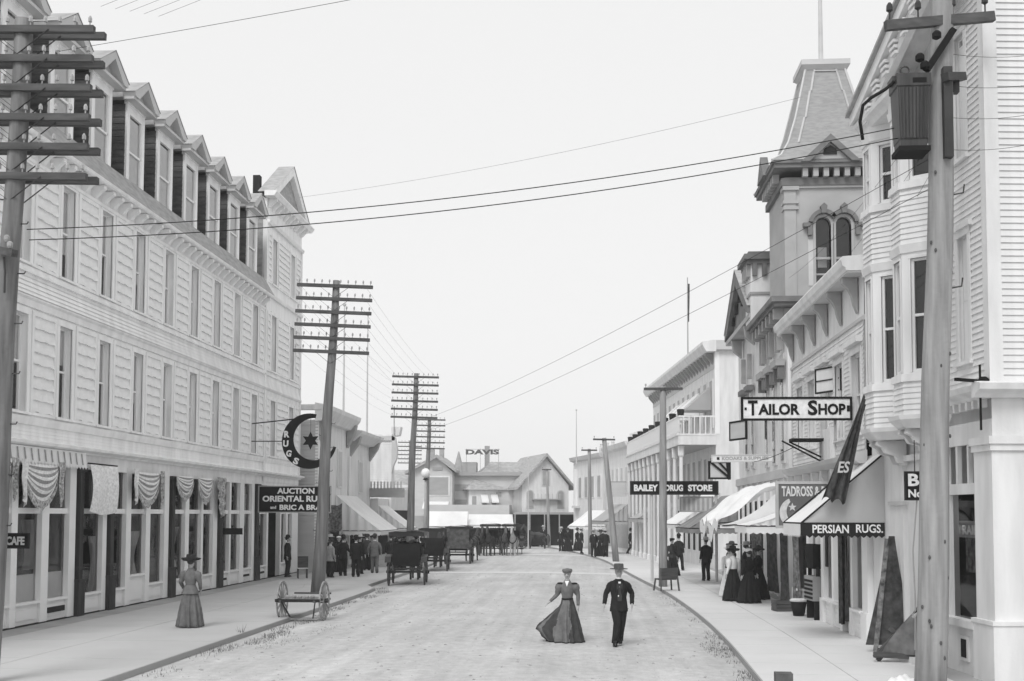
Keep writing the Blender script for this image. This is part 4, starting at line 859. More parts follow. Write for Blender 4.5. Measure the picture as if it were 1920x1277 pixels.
for z0, z1 in ((3.5, 4.1), (4.9, 5.5)): MB().box(-.8, 1.2, -.04, .0, z0, z1).build('window_band', P_MID, FB)
MB().box(-1.2, 2.2, -.9, .0, 2.9, 3.2).build('balcony', P_MID, FB); MB().box(2.6, 3.5, -.05, .0, 4.4, 4.8).build('window', P_MID, FB)
o = thing('roof_sign', 'dark rooftop sign on thin posts reading DAVIS at the far end', 'sign', (-9.9, 103.5, 8.2))
put('lettering', text_mesh('DAVIS', .46, 3.1, mat('faded_sign_letters', .10, .8, .2), .05, .03), o, (0, -.02, .32))
m = MB(); m.box(-1.65, 1.65, 0, .03, .56, .60); m.build('top_rail', P_MID, o)
for x in (-1.5, -.2, 1.5): MB().box(x - .02, x + .02, .04, .08, -1.6, .64).build('post', P_MID, o)
WH = thing('white_house', 'white gabled house with arched windows closing the end of the street', 'house', (-6.0, 100, 0), 18)
MB().box(0, 4.35, 0, 9, 0, 5.4).build('wall', P_W, WH); MB().prism([(0, 5.4), (4.35, 5.4), (2.2, 7.9)], .01, 9, 'y').build('gable', P_W, WH)
m = MB(); m.prism([(-.55, 4.95), (-.5, 5.2), (2.2, 8.25), (4.9, 5.2), (4.9, 4.95), (2.2, 7.95)], -.5, 9, 'y'); m.build('roof', M_SHIN, WH)
def archw(par, x, w, z0, z1, y):
    m = MB(); m.box(x - w / 2 - .1, x + w / 2 + .1, y - .05, y, z0, z1); arch(m, x, z1, 0.01, w / 2 + .1, y - .05, y, 8); o = m.build('arched_window', P_G, par)
    m = MB(); m.box(x - w / 2, x + w / 2, y - .07, y - .05, z0 + .08, z1); arch(m, x, z1, .01, w / 2, y - .07, y - .05, 8); m.build('pane', P_MID, o)
archw(WH, 2.2, .55, 5.3, 6.5, 0); archw(WH, .75, .5, 3.3, 4.6, 0); archw(WH, 3.6, .5, 3.3, 4.6, 0)
MB().box(.9, 3.5, -.45, .0, 4.05, 4.15).build('balcony_floor', P_MID, WH); 
for i in range(8): MB().box(1.0 + i * .34, 1.06 + i * .34, -.42, -.38, 4.15, 4.6).build('baluster', P_G, WH)
m = MB(); m.add([(-4.5, 3.2, 5.0), (0.2, 3.2, 5.0), (1.6, 6, 7.7), (-1.5, 6, 7.7)], [(0, 1, 2, 3)]); m.add([(-4.5, 3.2, 5.0), (-1.5, 6, 7.7), (-4.5, 9, 5.0)], [(0, 1, 2)]); m.build('wing_roof', M_SHIN, WH)
MB().box(-4.1, 0, 3.6, 9, 0, 5.2).build('wing_wall', P_W, WH); MB().box(-2.0, -1.6, 6, 6.4, 7.2, 9.2).build('chimney', P_MID, WH)
for i in range(4): opening(WH, -3.6 + i * .95, .4, 3.2, 4.4, 3.6, P_MID)
for i in (1, 2): MB().prism([(3.58, 4.6), (2.9, 3.9), (2.9, 3.8), (3.58, 3.85)], -3.95 + i * .95, -3.3 + i * .95, 'x').build('window_awning', M_CANV, WH)
o = thing('street_canopy', 'long dark canopy on posts along the front of the white gabled house', 'canopy', (-6.6, 98.2, 0), 6)
MB().box(0, 5.4, 0, 1.4, 2.75, 2.95).build('roof', P_MID, o); MB().box(0, 5.4, 1.3, 1.4, 0, 2.75).build('back_wall', P_DK, o)
for i in range(5): MB().box(.05 + i * 1.3, .15 + i * 1.3, .0, .1, 0, 2.75).build('post', P_MID, o)
awning('awning', 'wide white awning over the shop at the far end left of the canopy', (-8.9, 99.2, 0), 8, 4.2, 1.8, 2.75, .95, M_CANV, cheeks=False)
awning('awning', 'pale sloping awning in the distance behind the parked carriages', (-12.4, 97.5, 0), 4, 3.6, 1.8, 3.0, 1.3, M_CANV)
FM = thing('far_shop', 'low grey shop front hidden behind the carriages at the far end', 'building', (-12.6, 99.6, 0), 0)
MB().box(-2, 5.5, 0, 3, 0, 3.6).build('wall', P_G, FM); MB().box(-1.9, 5.4, -.04, 0, .3, 2.5).build('shopfront', P_DK, FM)
# ---------------------------------------------------------------- right row beyond the balcony hotel
R1 = thing('shop_building', 'white flat topped building between the balcony hotel and the far pole', 'building', (2.95, 80.5, 0), -80)
MB().box(-9, 0, 0, 9, 0, 7.9).build('wall', P_W, R1); m = MB(); m.prism([(0, 7.6), (-.35, 7.7), (-.5, 8.0), (0, 8.1)], -9.1, .2, 'x'); m.build('cornice', P_W, R1)
for i in range(5): opening(R1, -1.2 - i * 1.7, .7, 4.4, 6.2, 0, P_G)
MB().box(-8.8, -.2, -.04, 0, .3, 2.8).build('shopfront', P_MID, R1)
MB().box(-5, -1, 1, 4, 8.0, 8.9).build('roof_house', P_W, R1)
R2 = thing('shop_building', 'narrow white building with twin chimney pots beyond the flat topped one', 'building', (1.1, 90.0, 0), -74)
MB().box(-9, 0, 0, 8, 0, 7.6).build('wall', P_W, R2); MB().prism([(0, 7.3), (-.3, 7.4), (-.4, 7.7), (0, 7.8)], -9.1, .1, 'x').build('cornice', P_G, R2)
for i in range(4): opening(R2, -1 - i * 1.9, .8, 4.2, 5.9, 0, P_MID)
for i in range(3): MB().lathe([(.16, 0), (.22, .5), (.14, .9), (.16, 1.0)], (-1.2 - i * 1.6, 1.2, 7.7), 8).build('chimney_pot', P_G, R2)
R3 = thing('porch_building', 'grey fronted building with upstairs porch beside the white gabled house', 'building', (-1.3, 97.5, 0), -15)
MB().box(0, 3.2, 0, 6, 0, 6.7).build('wall', P_W, R3); opening(R3, .9, .8, 4.0, 5.2, 0, P_MID); opening(R3, 2.2, .8, 4.0, 5.2, 0, P_MID); MB().box(0, 3.2, -.8, 0, 3.3, 3.5).build('porch_roof', P_G, R3); MB().box(.3, 2.9, -.03, 0, .3, 2.6).build('shopfront', P_DK, R3)
MB().box(-.3, .9, 1.5, 2.5, 6.7, 8.0).build('roof_hut', P_W, R3)
for loc, rz, w, out, zt, dr, mm, lab in (((2.2, 79.5, 0), -78, 4.2, 1.7, 3.5, 1.2, M_CANV_G, 'grey awning with curved cheek behind the far right pole'), ((.6, 91.5, 0), -70, 4, 1.8, 3.1, 1.3, M_CANV, 'small white awning at the bend beyond the grey one'), ((4.0, 73.5, 0), -82, 3, 1.2, 3.3, .8, M_CANV_G, 'short grey awning against the end of the balcony hotel porch')):
    awning('awning', lab, loc, rz, w, out, zt, dr, mm)
o = thing('sign_board', 'small framed board standing over the grey awning on the far right', 'sign', (1.2, 78.6, 4.0), -8); MB().box(0, 1.35, 0, .06, 0, 1.0).build('board', P_G, o); MB().box(-.04, 1.39, .0, .05, 1.0, 1.08).build('frame', P_MID, o)
# ---------------------------------------------------------------- telegraph and service poles
def tele_pole(label, base, top, arms, alen, r0=.19, r1=.12, steps=0, first=None, m=None, adz=.47, pins=10, ztop=None):
    o = thing('telegraph_pole', label, 'telegraph pole', base, 0, 'telegraph poles along the left kerb'); d = Vector(top) - Vector(base); up = d.normalized()
    MB().tube([d * t + Vector((.03 * math.sin(t * 9), 0, 0)) for t in pl(0, 1, 9)], pl(r0, r1, 9), 12).build('pole', m or M_WOOD, o, True)
    ax = Vector((1, 0, -up.x)).normalized()
    for i in range(arms):
        c = d - up * (.22 + adz * i) + Vector((0, -.14, 0)); w = alen / 2
        a = MB().bar(c - ax * w, c + ax * w, .10, .115).build('crossarm', M_ARM, o)
        pn = MB(); xs = [(-w + .08 + (w - .28) * k / (pins // 2 - 1)) for k in range(pins // 2)]; xs = xs + [-x for x in xs]
        for x in xs:
            p = c + ax * x; pn.tube([p + up * .05, p + up * .14], .012, 5); pn.tube([p + up * .13, p + up * .19, p + up * .23], [.032, .034, .016], 6)
        pn.build('insulators', M_INSUL, a, kind='stuff')
        b = MB()
        for s in (-1, 1): b.bar(c + ax * (s * .55) + Vector((0, -.06, -.02)), c - up * .42 + Vector((0, .0, 0)), .025, .008)
        b.build('brace', M_IRON, a)
    for k in range(steps):
        z = 2.2 + k * .42; p = d * (z / d.length); s = 1 if k % 2 else -1
        MB().tube([p, p + Vector((s * .26, 0, 0)), p + Vector((s * .28, 0, .04))], .011, 5).build('step_iron', M_IRON, o)
    return o, d, up, ax
tp1 = tele_pole('nearest telegraph pole with six crossarms, cut by the left edge', (-9.86, 17.9, -.05), (-9.54, 17.9, 11.1), 6, 2.62, .19, .15, 16, adz=.50)
for i_, ch_ in enumerate([c_ for c_ in tp1[0].children if c_.name.startswith('crossarm')]):
    q_ = put('crossarm', ch_.data, tp1[0], (.03, .36, .04)); put('insulators', ch_.children[0].data, q_)['kind'] = 'stuff'
tp1[0].children[0]['label'] = 'thick weathered pole with climbing irons'
MB().bar((.10, -.18, 7.18), (.52, -.45, 7.05), .11, .12).build('side_arm', M_ARM, tp1[0]); 
for p in ((.40, -.38, 7.15), (.30, -.30, 7.28)): MB().lathe([(.03, 0), (.05, .04), (.05, .09), (.02, .12)], p, 8).build('insulator', M_INSUL, tp1[0])
MB().tube([(.2, -.2, 7.05), (.24, -.22, 6.8), (.24, -.22, 6.45)], .018, 5).build('down_lead', M_IRON, tp1[0])
tele_pole('leaning telegraph pole on the sidewalk between auction sign and white awning', (-9.51, 38.9, -.02), (-8.97, 38.9, 11.05), 6, 2.72, .24, .12, 10)
tele_pole('third telegraph pole, standing behind the carriages', (-10.35, 64, -.02), (-10.0, 64, 10.9), 6, 2.72, .24, .13, 0)
tele_pole('fourth telegraph pole, half hidden behind the third', (-13.35, 91, -.1), (-13.1, 91, 10.7), 6, 2.72, .25, .14, 0, pins=8)
tele_pole('farthest faint telegraph pole, left of the third', (-20.4, 126, -.1), (-20.3, 126, 11.1), 6, 2.72, .22, .14, 0, pins=8)
def arm_pole(label, base, top, r0, r1, alen, ang, glob=True, adrop=.1):
    o = thing('utility_pole', label, 'utility pole', base, 0, 'poles along the right kerb'); d = Vector(top) - Vector(base)
    MB().tube([d * t for t in pl(0, 1, 6)], pl(r0, r1, 6), 10).build('pole', M_WOOD_R, o, True)
    a = Vector((math.cos(ang), math.sin(ang), 0)); c = d - Vector((0, .1, adrop)); m = MB().bar(c - a * alen / 2, c + a * alen / 2, .09, .10).build('crossarm', M_ARM, o)
    for s in (-.45, .45): MB().lathe([(.012, .05), (.012, .12), (.035, .13), (.03, .2)], c + a * alen * s, 6).build('insulator', M_INSUL, m)
    return o
arm_pole('slim utility pole with one crossarm beside the wooden bench', (2.83, 43.7, -.05), (2.87, 43.7, 7.75), .17, .12, 1.5, 0)
arm_pole('utility pole with a bracket lamp, right of the dark suited group', (1.57, 66.5, -.02), (.88, 66.5, 7.3), .2, .13, 1.35, .3)
arm_pole('thin utility pole left of the dark suited group at the right kerb', (.07, 77.6, -.05), (.0, 77.6, 7.3), .15, .11, 1.1, .2)
arm_pole('far utility pole in front of the white gabled house', (-3.42, 96.2, -.05), (-3.65, 96.2, 6.7), .14, .1, .8, 0)
for (x, y, z0, z1, r, lab, gp) in ((-5.0, 92, -.1, 7.4, .055, 'thin white flagpole standing before the roof sign', None), (-13.35, 60, 7.3, 14.2, .07, 'left of two bare masts above the shop cornices', 1), (-12.45, 62, 7.3, 14.0, .06, 'right of two bare masts above the shop cornices', 1), (-.96, 84, 6.5, 10.6, .05, 'slender mast above the twin chimney building', None)):
    o = thing('flagpole', lab, 'flagpole', (x, y, z0)); MB().tube([(0, 0, 0), (0, 0, z1 - z0)], [r, r * .5], 6).build('mast', P_G, o); MB().ell((0, 0, z1 - z0), r * 1.5, r * 1.5, r * 1.5, 6, 4).build('finial', P_G, o)
o = thing('flagpole', 'flagpole with furled flag above the balcony hotel', 'flagpole', (6.15, 70, 11)); MB().tube([(0, 0, 0), (0, 0, 6.6)], [.05, .03], 6).build('mast', P_MID, o)
MB().grid(lambda u, v: (.02 + .12 * u * (1 - .4 * v), .05 * math.sin(u * 9 + v * 5), 6.2 - v * 2.4), 4, 10).build('flag', M_CLOTH_D, o, True)
o = thing('street_lamp', 'white globe street lamp on a post left of the fourth telegraph pole', 'street lamp', (-11.75, 80, -.05)); MB().tube([(0, 0, 0), (0, 0, 5.3)], [.13, .08], 8).build('post', P_MID, o, True); MB().lathe([(.12, 5.25), (.22, 5.3), (.10, 5.42)], (0, 0, 0), 10).build('bracket', P_DK, o); MB().ell((0, 0, 5.75), .33, .33, .36, 12, 8).build('globe', M_LETW, o, True)
# ---------------------------------------------------------------- right: awnings, signs and goods on the pavement
# near awning over the rug shop: local x along the shop front, -y out over the pavement
def board(name, label, cat, loc, w, h, rz=0, base=P_BLK, border=None, bw=.05, th=.05, lines=(), group=None, post=None):
    """flat painted sign: lines = (text, height, width, x, z, material, bold)"""
    o = thing(name, label, cat, loc, rz, group); MB().box(-w / 2, w / 2, 0, th, -h / 2, h / 2).build('board', base, o)
    if border:
        m = MB(); 
        m.box(-w / 2 - .01, w / 2 + .01, -.02, th + .01, h / 2 - bw, h / 2 + .01); m.box(-w / 2 - .01, w / 2 + .01, -.02, th + .01, -h / 2 - .01, -h / 2 + bw)
        m.box(-w / 2 - .01, -w / 2 + bw, -.019, th + .009, -h / 2 + bw, h / 2 - bw); m.box(w / 2 - bw, w / 2 + .01, -.019, th + .009, -h / 2 + bw, h / 2 - bw); m.build('frame', border, o)
    for t, lh, lw, x, z, mm, bd in lines: put('lettering', text_mesh(t, lh, lw, mm, bd, .006), o, (x, -.008, z))
    return o
o = thing('awning', 'grey canvas awning lettered PERSIAN RUGS. beside the right corner building', 'awning', (6.25, 25.35, 0), -90)
aw, ao, zt, zd = 1.05, 1.75, 4.1, 1.5          # half length, reach, height at the wall, drop
MB().grid(lambda u, v: ((u - .5) * 2 * aw, -ao * v, zt - zd * v - .05 * math.sin(math.pi * v)), 10, 10).build('canopy', M_CANV, o, True)
for s in (-1, 1):
    MB().grid(lambda u, v: (s * aw + .05 * math.sin(u * 8 + v * 5) * v * (1 - v), -ao * u, zt - zd + zd * (1 - u) * v - .05 * math.sin(math.pi * u) * v), 10, 10).build('cheek', M_CANV_G, o, True)
def scal(par, pts, zt, h, m, n, name='valance'):
    mb = MB(); L_ = [Vector(p) for p in pts]
    for a, b in zip(L_, L_[1:]):
        k = max(1, round((b - a).length / .13))
        for i in range(k):
            p = a + (b - a) * (i / k); q = a + (b - a) * ((i + 1) / k); c = (p + q) / 2
            mb.add([(p.x, p.y, zt), (q.x, q.y, zt), (q.x, q.y, zt - h), (c.x, c.y, zt - h - .05), (p.x, p.y, zt - h)], [(0, 4, 3, 2, 1)])
    return mb.build(name, m, par)
scal(o, [(aw + .01, -ao - .01, 0), (aw + .01, .0, 0)], zt - zd + .01, .27, P_DK, 8); scal(o, [(-aw, -ao - .012, 0), (aw, -ao - .012, 0)], zt - zd + .01, .27, M_CANV, 8)
for t, w, y, zz in (('PERSIAN', .76, -1.13, .0), ('RUGS.', .56, -.32, .01)):
    put('lettering', text_mesh(t, .18, w, M_LETW, .02, .004), o, (aw + .018, y, zt - zd - .12 + zz), R(90))
fr = MB()
for s in (-1, 1): fr.tube([(s * aw, .0, zt - zd), (s * aw, -ao, zt - zd)], .02, 6); fr.tube([(s * aw, .02, zt), (s * aw, -ao, zt - zd)], .02, 6)
fr.tube([(-aw, -ao, zt - zd), (aw, -ao, zt - zd)], .02, 6); fr.build('frame', P_DK, o)
o = thing('awning_pole', 'thin dark upright at the wall end of the lettered awning', 'pole', (6.42, 24.2, 2.2)); MB().tube([(0, 0, 0), (0, 0, 2.1)], .035, 6).build('pole', P_DK, o)
# dark flag drooping from a pole above the awning
o = thing('hanging_flag', 'dark furled flag with pale letters drooping before the lettered awning', 'flag', (5.52, 24.1, 2.98))
MB().tube([(-.1, .0, .7), (.33, .0, 2.2), (.75, .25, 2.75)], [.014, .02, .022], 6).build('staff', P_DK, o, True)
MB().grid(lambda u, v: (.30 - .62 * v - (.5 * u - .18) * (.12 + .9 * v ** 1.2), -.1 - .09 * math.sin(u * 15 + v * 4) * v, 2.25 - 2.2 * v + .10 * u - .05 * math.sin(u * 14) * v), 22, 18).build('flag', M_CLOTH_D, o, True)
put('lettering', text_mesh('ES', .24, .26, P_G, .02, slant=.25), o, (-.20, -.22, .80))
# big TAILOR SHOP board
o = board('shop_sign', 'white board in black frame lettered TAILOR SHOP hung high over the sidewalk', 'sign', (4.80, 26.3, 5.24), 2.52, .53, 0, M_LETW, P_BLK, .04, .05, (('T', .35, .22, -1.0, .02, P_BLK, .03), ('AILOR', .26, .95, -.40, -.015, P_BLK, .035), ('S', .35, .22, .37, .02, P_BLK, .03), ('HOP', .26, .62, .81, -.015, P_BLK, .035)))
for x, w, h in ((-1.10, .28, .36), (.44, .20, .34)): pass
MB().box(-1.19, -1.14, -.012, .0, -.03, .03).build('ornament', P_BLK, o); MB().box(1.15, 1.215, -.012, .0, -.07, .07).build('ornament', P_BLK, o); MB().tube([(.9, .1, -.26), (.9, .1, -.75)], .03, 6).build('stay', P_MID, o)
# TADROSS sign with crescent and star
def star(mb, c, r, n, y0, y1, ratio=.5, rot=0):
    pts = []
    for i in range(2 * n):
        a = math.pi / 2 + rot + math.pi * i / n; q = r if i % 2 == 0 else r * ratio; pts.append((c[0] + q * math.cos(a), c[1] + q * math.sin(a)))
    ctr = (c[0], c[1])
    for i in range(2 * n): mb.prism([ctr, pts[i], pts[(i + 1) % (2 * n)]], y0, y1, 'y')
    return mb
def crescent(mb, c, ro, ri, off, y0, y1, a0, a1, n=20):
    """between an outer circle and an inner circle moved by off"""
    out = []
    for i in range(n + 1):
        a = a0 + (a1 - a0) * i / n; d = Vector((math.cos(a), math.sin(a))); o_ = Vector(off); b = d.dot(o_); dd = b * b - o_.length_squared + ri * ri
        t = b + math.sqrt(max(dd, 0)); out.append((d * ro, d * min(t, ro - .004)))
    for (p, q), (p2, q2) in zip(out, out[1:]): mb.prism([(c[0] + p.x, c[1] + p.y), (c[0] + q.x, c[1] + q.y), (c[0] + q2.x, c[1] + q2.y), (c[0] + p2.x, c[1] + p2.y)], y0, y1, 'y')
    return mb
o = board('shop_sign', 'grey board lettered TADROSS & BO with white crescent and star', 'sign', (5.41, 28.6, 3.03), 1.44, 1.16, 0, mat('grey_sign_paint', .17, .8, .15), P_G, .06, .05, (('TADROSS & BO', .26, 1.22, .03, .34, M_LETW, .03), ('AUC', .28, .5, .22, -.16, M_LETW, .04)))
m = MB(); crescent(m, (-.26, -.20), .38, .345, (.14, .03), -.016, -.002, math.pi * .62, math.pi * 1.62); m.build('crescent', M_LETW, o)
m = MB(); star(m, (-.32, -.06), .11, 5, -.016, -.002, .42); m.build('star', M_LETW, o)
# crescent RUGS sign on the left
o = thing('crescent_sign', 'big black crescent lettered RUGS with a star, hung over the left sidewalk', 'sign', (-11.36, 44.8, 5.72))
m = MB(); crescent(m, (0, 0), 1.13, .86, (.20, .08), -.03, .03, math.pi * .42, math.pi * 1.93, 40); m.build('crescent', P_BLK, o)
m = MB(); star(m, (.05, .02), .36, 6, -.03, .03, .52); m.build('star', P_BLK, o)
for ch, a in (('R', 163), ('U', 186), ('G', 211), ('S', 237)):
    b_ = text_mesh(ch, .27, .22, M_LETW, .045); q = put('lettering', b_, o, (.97 * math.cos(R(a)), -.04, .97 * math.sin(R(a)))); q.rotation_euler = (0, R(180 - a) * .35 * -1 if a > 180 else 0, 0)
m = MB(); m.tube([(-2.4, .03, .72), (-.2, .03, .95)], .025, 6); m.tube([(-2.4, .03, .0), (-1.1, .03, .0)], .02, 6); m.build('bracket_rod', P_DK, o); MB().tube([(.05, 0, .38), (.05, 0, 1.1)], .008, 4).build('star_wire', P_DK, o)
o = board('shop_sign', 'black board lettered AUCTION ORIENTAL RUGS behind the leaning pole', 'sign', (-12.02, 45.1, 3.36), 3.0, 1.08, 0, P_BLK, P_MID, .03, .06, (('AUCTION', .24, 1.55, .05, .34, M_LETW, .04), ('ORIENTAL RUGS', .25, 2.72, .03, .02, M_LETW, .04), ('BRIC A BRAC', .22, 1.95, .36, -.33, M_LETW, .04), ('and', .13, .24, -.88, -.33, M_LETW, .03)))
board('shop_sign', 'small black CAFE sign projecting from the shop at the left edge', 'sign', (-13.28, 25.2, 2.13), .62, .34, 0, P_BLK, P_DK, .02, .04, (('CAFE', .2, .44, .0, .0, P_G, .04),))
board('shop_sign', 'tiny dark projecting sign left of the auction board', 'sign', (-13.45, 41.6, 2.1), .75, .24, 0, P_DK, None, .02, .04)
o = board('shop_sign', 'long black board lettered BAILEY DRUG STORE behind the slim pole', 'sign', (3.45, 46.0, 3.86), 3.56, .54, 0, P_BLK, P_DK, .05, .06, (('BAILEY', .27, .98, -1.14, 0, M_LETW, .05), ('DRUG', .27, .72, -.0, 0, M_LETW, .05), ('STORE', .27, .98, 1.05, 0, M_LETW, .05)))
MB().tube([(-.9, .08, -.25), (-.9, .08, -3.8)], .06, 6).build('post', P_G, o); MB().tube([(1.7, .08, -.25), (1.7, .08, -3.8)], .06, 6).build('post', P_G, o)
o = board('shop_sign', 'slatted board on a frame below the drug store sign', 'sign', (4.35, 46.2, 3.2), 1.5, .62, -35, P_G, P_MID, .04); 
for i in range(6): MB().box(-.6 + i * .22, -.5 + i * .22, -.02, -.002, -.24, .24).build('slat', P_MID, o)
o = board('shop_sign', 'long pale signboard across the fronts right of the drug store sign', 'sign', (5.2, 38.6, 4.70), 2.05, .24, -12, P_W, P_G, .025, .04, (('KODAKS & SUPPLIES', .11, 1.55, .1, 0, P_MID, .02),)); MB().box(-.85, -.76, -.012, 0, -.045, .045).build('ornament', P_DK, o)
o = board('shop_sign', 'dark lattice framed sign hung at a slant beside the pale signboard', 'sign', (4.6, 40.0, 4.35), .78, .62, 8, P_G, P_BLK, .05); m = MB(); m.bar((-.35, -.02, .3), (.38, -.02, -.3), .07); m.bar((-.05, -.03, .3), (.36, -.03, -.12), .06); m.bar((.26, -.04, .34), (.34, -.04, -.34), .09); m.build('lattice', P_BLK, o)
o = board('shop_sign', 'framed double board projecting above the tailor sign', 'sign', (6.0, 28.55, 6.18), .95, .62, -62, P_W, P_DK, .03); MB().box(-.46, .46, -.02, -.002, -.02, .01).build('mid_rail', P_DK, o)
o = board('shop_sign', 'tilted framed notice on the hall front left of the tailor sign', 'sign', (5.85, 44.6, 6.1), 1.3, .75, -68, P_G, P_BLK, .06)
o = thing('sign_bracket', 'dark lattice bracket projecting under the tailor sign', 'bracket', (5.75, 28.9, 4.38)); m = MB(); m.box(-.62, .34, -.1, .3, .26, .34); m.bar((-.85, 0, .28), (.2, 0, -.28), .04); m.bar((-.65, .1, .26), (.3, .1, -.2), .04); m.build('bracket', P_BLK, o); MB().box(.15, .36, -.1, .3, -.2, .26).build('box', P_MID, o)
o = thing('shop_hood', 'plain grey boxed hood beside the dark sign bracket', 'hood', (6.05, 28.5, 4.0)); MB().add([(0, -.4, 0), (.0, -.4, .95), (0, .5, 1.0), (0, .5, 0), (-.12, -.4, 0), (-.12, -.4, .95)], [(0, 1, 2, 3), (0, 4, 5, 1)]).box(-.12, .1, -.38, .5, .0, .93).build('box', P_W, o)
o = board('shop_sign', 'small black sign lettered B and No partly behind the near right pole', 'sign', (6.12, 21.2, 3.32), .56, .52, 0, P_BLK, P_DK, .02, .04, (('B', .23, .2, -.13, .11, M_LETW, .03), ('No', .15, .26, -.10, -.14, M_LETW, .03)))
MB().tube([(-.1, .02, .26), (-.1, .02, .85)], .01, 4).tube([(.16, .02, .26), (.16, .02, .85)], .01, 4).build('hanger', P_DK, o)
o = thing('rope', 'loose rope hanging down the corner building wall below the small black sign', 'rope', (6.08, 21.25, .3)); MB().tube([(-.02, 0, 2.75), (-.1, .03, 1.8), (-.07, .03, .9), (-.1, 0, .0)], .014, 5).build('rope', P_MID, o)
# draped white awnings in the middle of the right row
o = thing('awning', 'big ragged white awning draped over the middle right shop', 'awning', (6.1, 38.3, 0), -90)
def rag(u, v): return ((u - .5) * 5.2, -2.1 * v + .1 * math.sin(u * 7), 3.75 - 1.15 * v + .20 * math.sin(math.pi * v) * (.5 + .8 * math.sin(u * 15 + v * 2)) - .12 * math.sin(u * 10) * v + .08 * math.sin(u * 37 + v * 6) + .04 * math.sin(u * 61 - v * 9))
MB().grid(rag, 60, 16).build('canopy', M_CANV, o, True)
MB().grid(lambda u, v: (rag(u, 1)[0], rag(u, 1)[1] - .02, rag(u, 1)[2] - v * (.30 + .16 * math.sin(u * 17) + .08 * math.sin(u * 41))), 40, 2).build('valance', M_CANV, o, True)
MB().grid(lambda u, v: (2.6 + .03 * math.sin(u * 20), -2.0 * u, 2.7 - .35 + (1.25 * (1 - u) + .1) * v - .25 * math.sin(u * 3.1) * v), 10, 6).build('cheek', M_CANV, o, True)
fr = MB(); fr.tube([(-2.6, -2.0, 2.42), (2.6, -2.0, 2.42)], .02, 5)
for x in (-2.6, 2.6): fr.tube([(x, 0, 2.6), (x, -2.0, 2.42)], .02, 5)
fr.build('frame', P_DK, o)
awning('awning', 'small fringed white awning just left of the crescent signboard', (6.15, 34.3, 0), -90, 2.6, 1.6, 3.0, .55, M_CANV, .24)
awning('awning', 'striped dark awning at the drug store behind the slim pole', (5.6, 45.4, 0), -86, 3.4, 1.9, 3.55, 1.3, mat('striped_canvas', .26, .9, .35, (7, 1, 1), .1, 20, kind='noise'), .22)
awning('awning', 'pale sloping awning beyond the striped drug store one', (5.4, 50.2, 0), -86, 4.2, 1.9, 3.75, 1.4, M_CANV, .2)
# goods and clutter under the awnings
def rug(label, loc, w, h, m, rz=0, wav=.05): 
    o = thing('hanging_rug', label, 'rug', loc, rz); MB().grid(lambda u, v: ((u - .5) * w * (1 - .12 * math.sin(v * 3)), wav * math.sin(u * 11 + v * 2), -v * h), 10, 8).build('rug', m, o, True); return o
rug('black rug hanging in the rug shop doorway right of the grey notice', (6.0, 27.1, 2.5), .75, 2.2, M_CLOTH_D, -85)
rug('dark mottled rugs hung at the back of the middle shop entrance', (6.0, 33.2, 2.4), 1.2, 2.2, M_CLOTH_M, -88)
rug('black curtain hung beside the mottled rugs', (5.9, 34.6, 2.4), .9, 2.3, M_CLOTH_D, -80)
rug('dark shawl hung under the big ragged awning', (5.9, 36.9, 2.5), 1.6, 2.2, M_CLOTH_D, -84)
rug('patterned carpet hung at the far end of the big ragged awning', (5.8, 39.6, 2.5), 1.8, 2.0, M_CLOTH_M, -84)
o = thing('rug_rack', 'tall dark rug draped in a tent shape beside the lettered awning', 'rug', (6.05, 23.5, 0))
def tent(u, v): 
    a = (u - .5) * 2; w = .06 + .42 * v ** 1.1; return (.12 - .1 * v + a * w, -.05 + .12 * math.cos(a * 2.6) * v - .3 * v * (1 - abs(a)), 2.35 - 2.2 * v)
MB().grid(tent, 14, 14).build('rug', M_CLOTH_D, o, True); MB().grid(lambda u, v: (-.02 - .34 * v + u * .1, -.3 * v - .04, 2.3 - 2.25 * v), 3, 10).build('border', M_CLOTH_M, o, True)
o = thing('rug_trestle', 'low wooden trestle with dark cloth thrown over it near the corner door', 'trestle', (6.1, 22.0, 0), -8)
fr = MB(); fr.bar((-.62, -.2, .02), (.25, .1, .95), .07); fr.bar((.35, -.1, .02), (-.35, .2, .6), .07); fr.bar((-.62, .35, .02), (.25, .5, .95), .07); fr.bar((-.7, -.25, .14), (.45, -.25, .10), .10); fr.bar((-.55, .45, .14), (.45, .45, .14), .09); fr.build('trestle', M_ARM, o)
MB().grid(lambda u, v: (-.52 + .75 * u, -.26 + .1 * math.sin(u * 7), .16 + (.08 + 1.0 * u) * (1 - v)), 10, 6).build('cloth', mat('worn_brown_cloth', .17, .95, .35, (5, 5, 5), .3, 25), o, True); MB().grid(lambda u, v: (.12 + .3 * u, -.32, 1.45 - 1.3 * v - (1 - u) * .7 * (1 - v)), 6, 6).build('dark_cloth', M_CLOTH_D, o, True)
o = thing('stone_post', 'stubby dark stone post at the bottom edge by the right kerb', 'post', (2.99, 17.75, -.10)); MB().prism([(-.13, -.13), (.13, -.13), (.14, .12), (-.12, .13)], 0, .44, 'z').build('post', mat('dark_stone', .10, .9, .3, (6, 6, 6), .4, 20), o)
o = thing('cloth_bundle', 'crumpled white cloth on the sidewalk at the foot of the near right pole', 'cloth', (5.12, 18.9, 0)); MB().grid(lambda u, v: ((u - .5) * .5, (v - .5) * .4, .12 * math.sin(u * 3.14) * math.sin(v * 3.14) + .05 * math.sin(u * 13) * math.sin(v * 11 + 1) + .03), 14, 10).build('cloth', M_CANV, o, True)
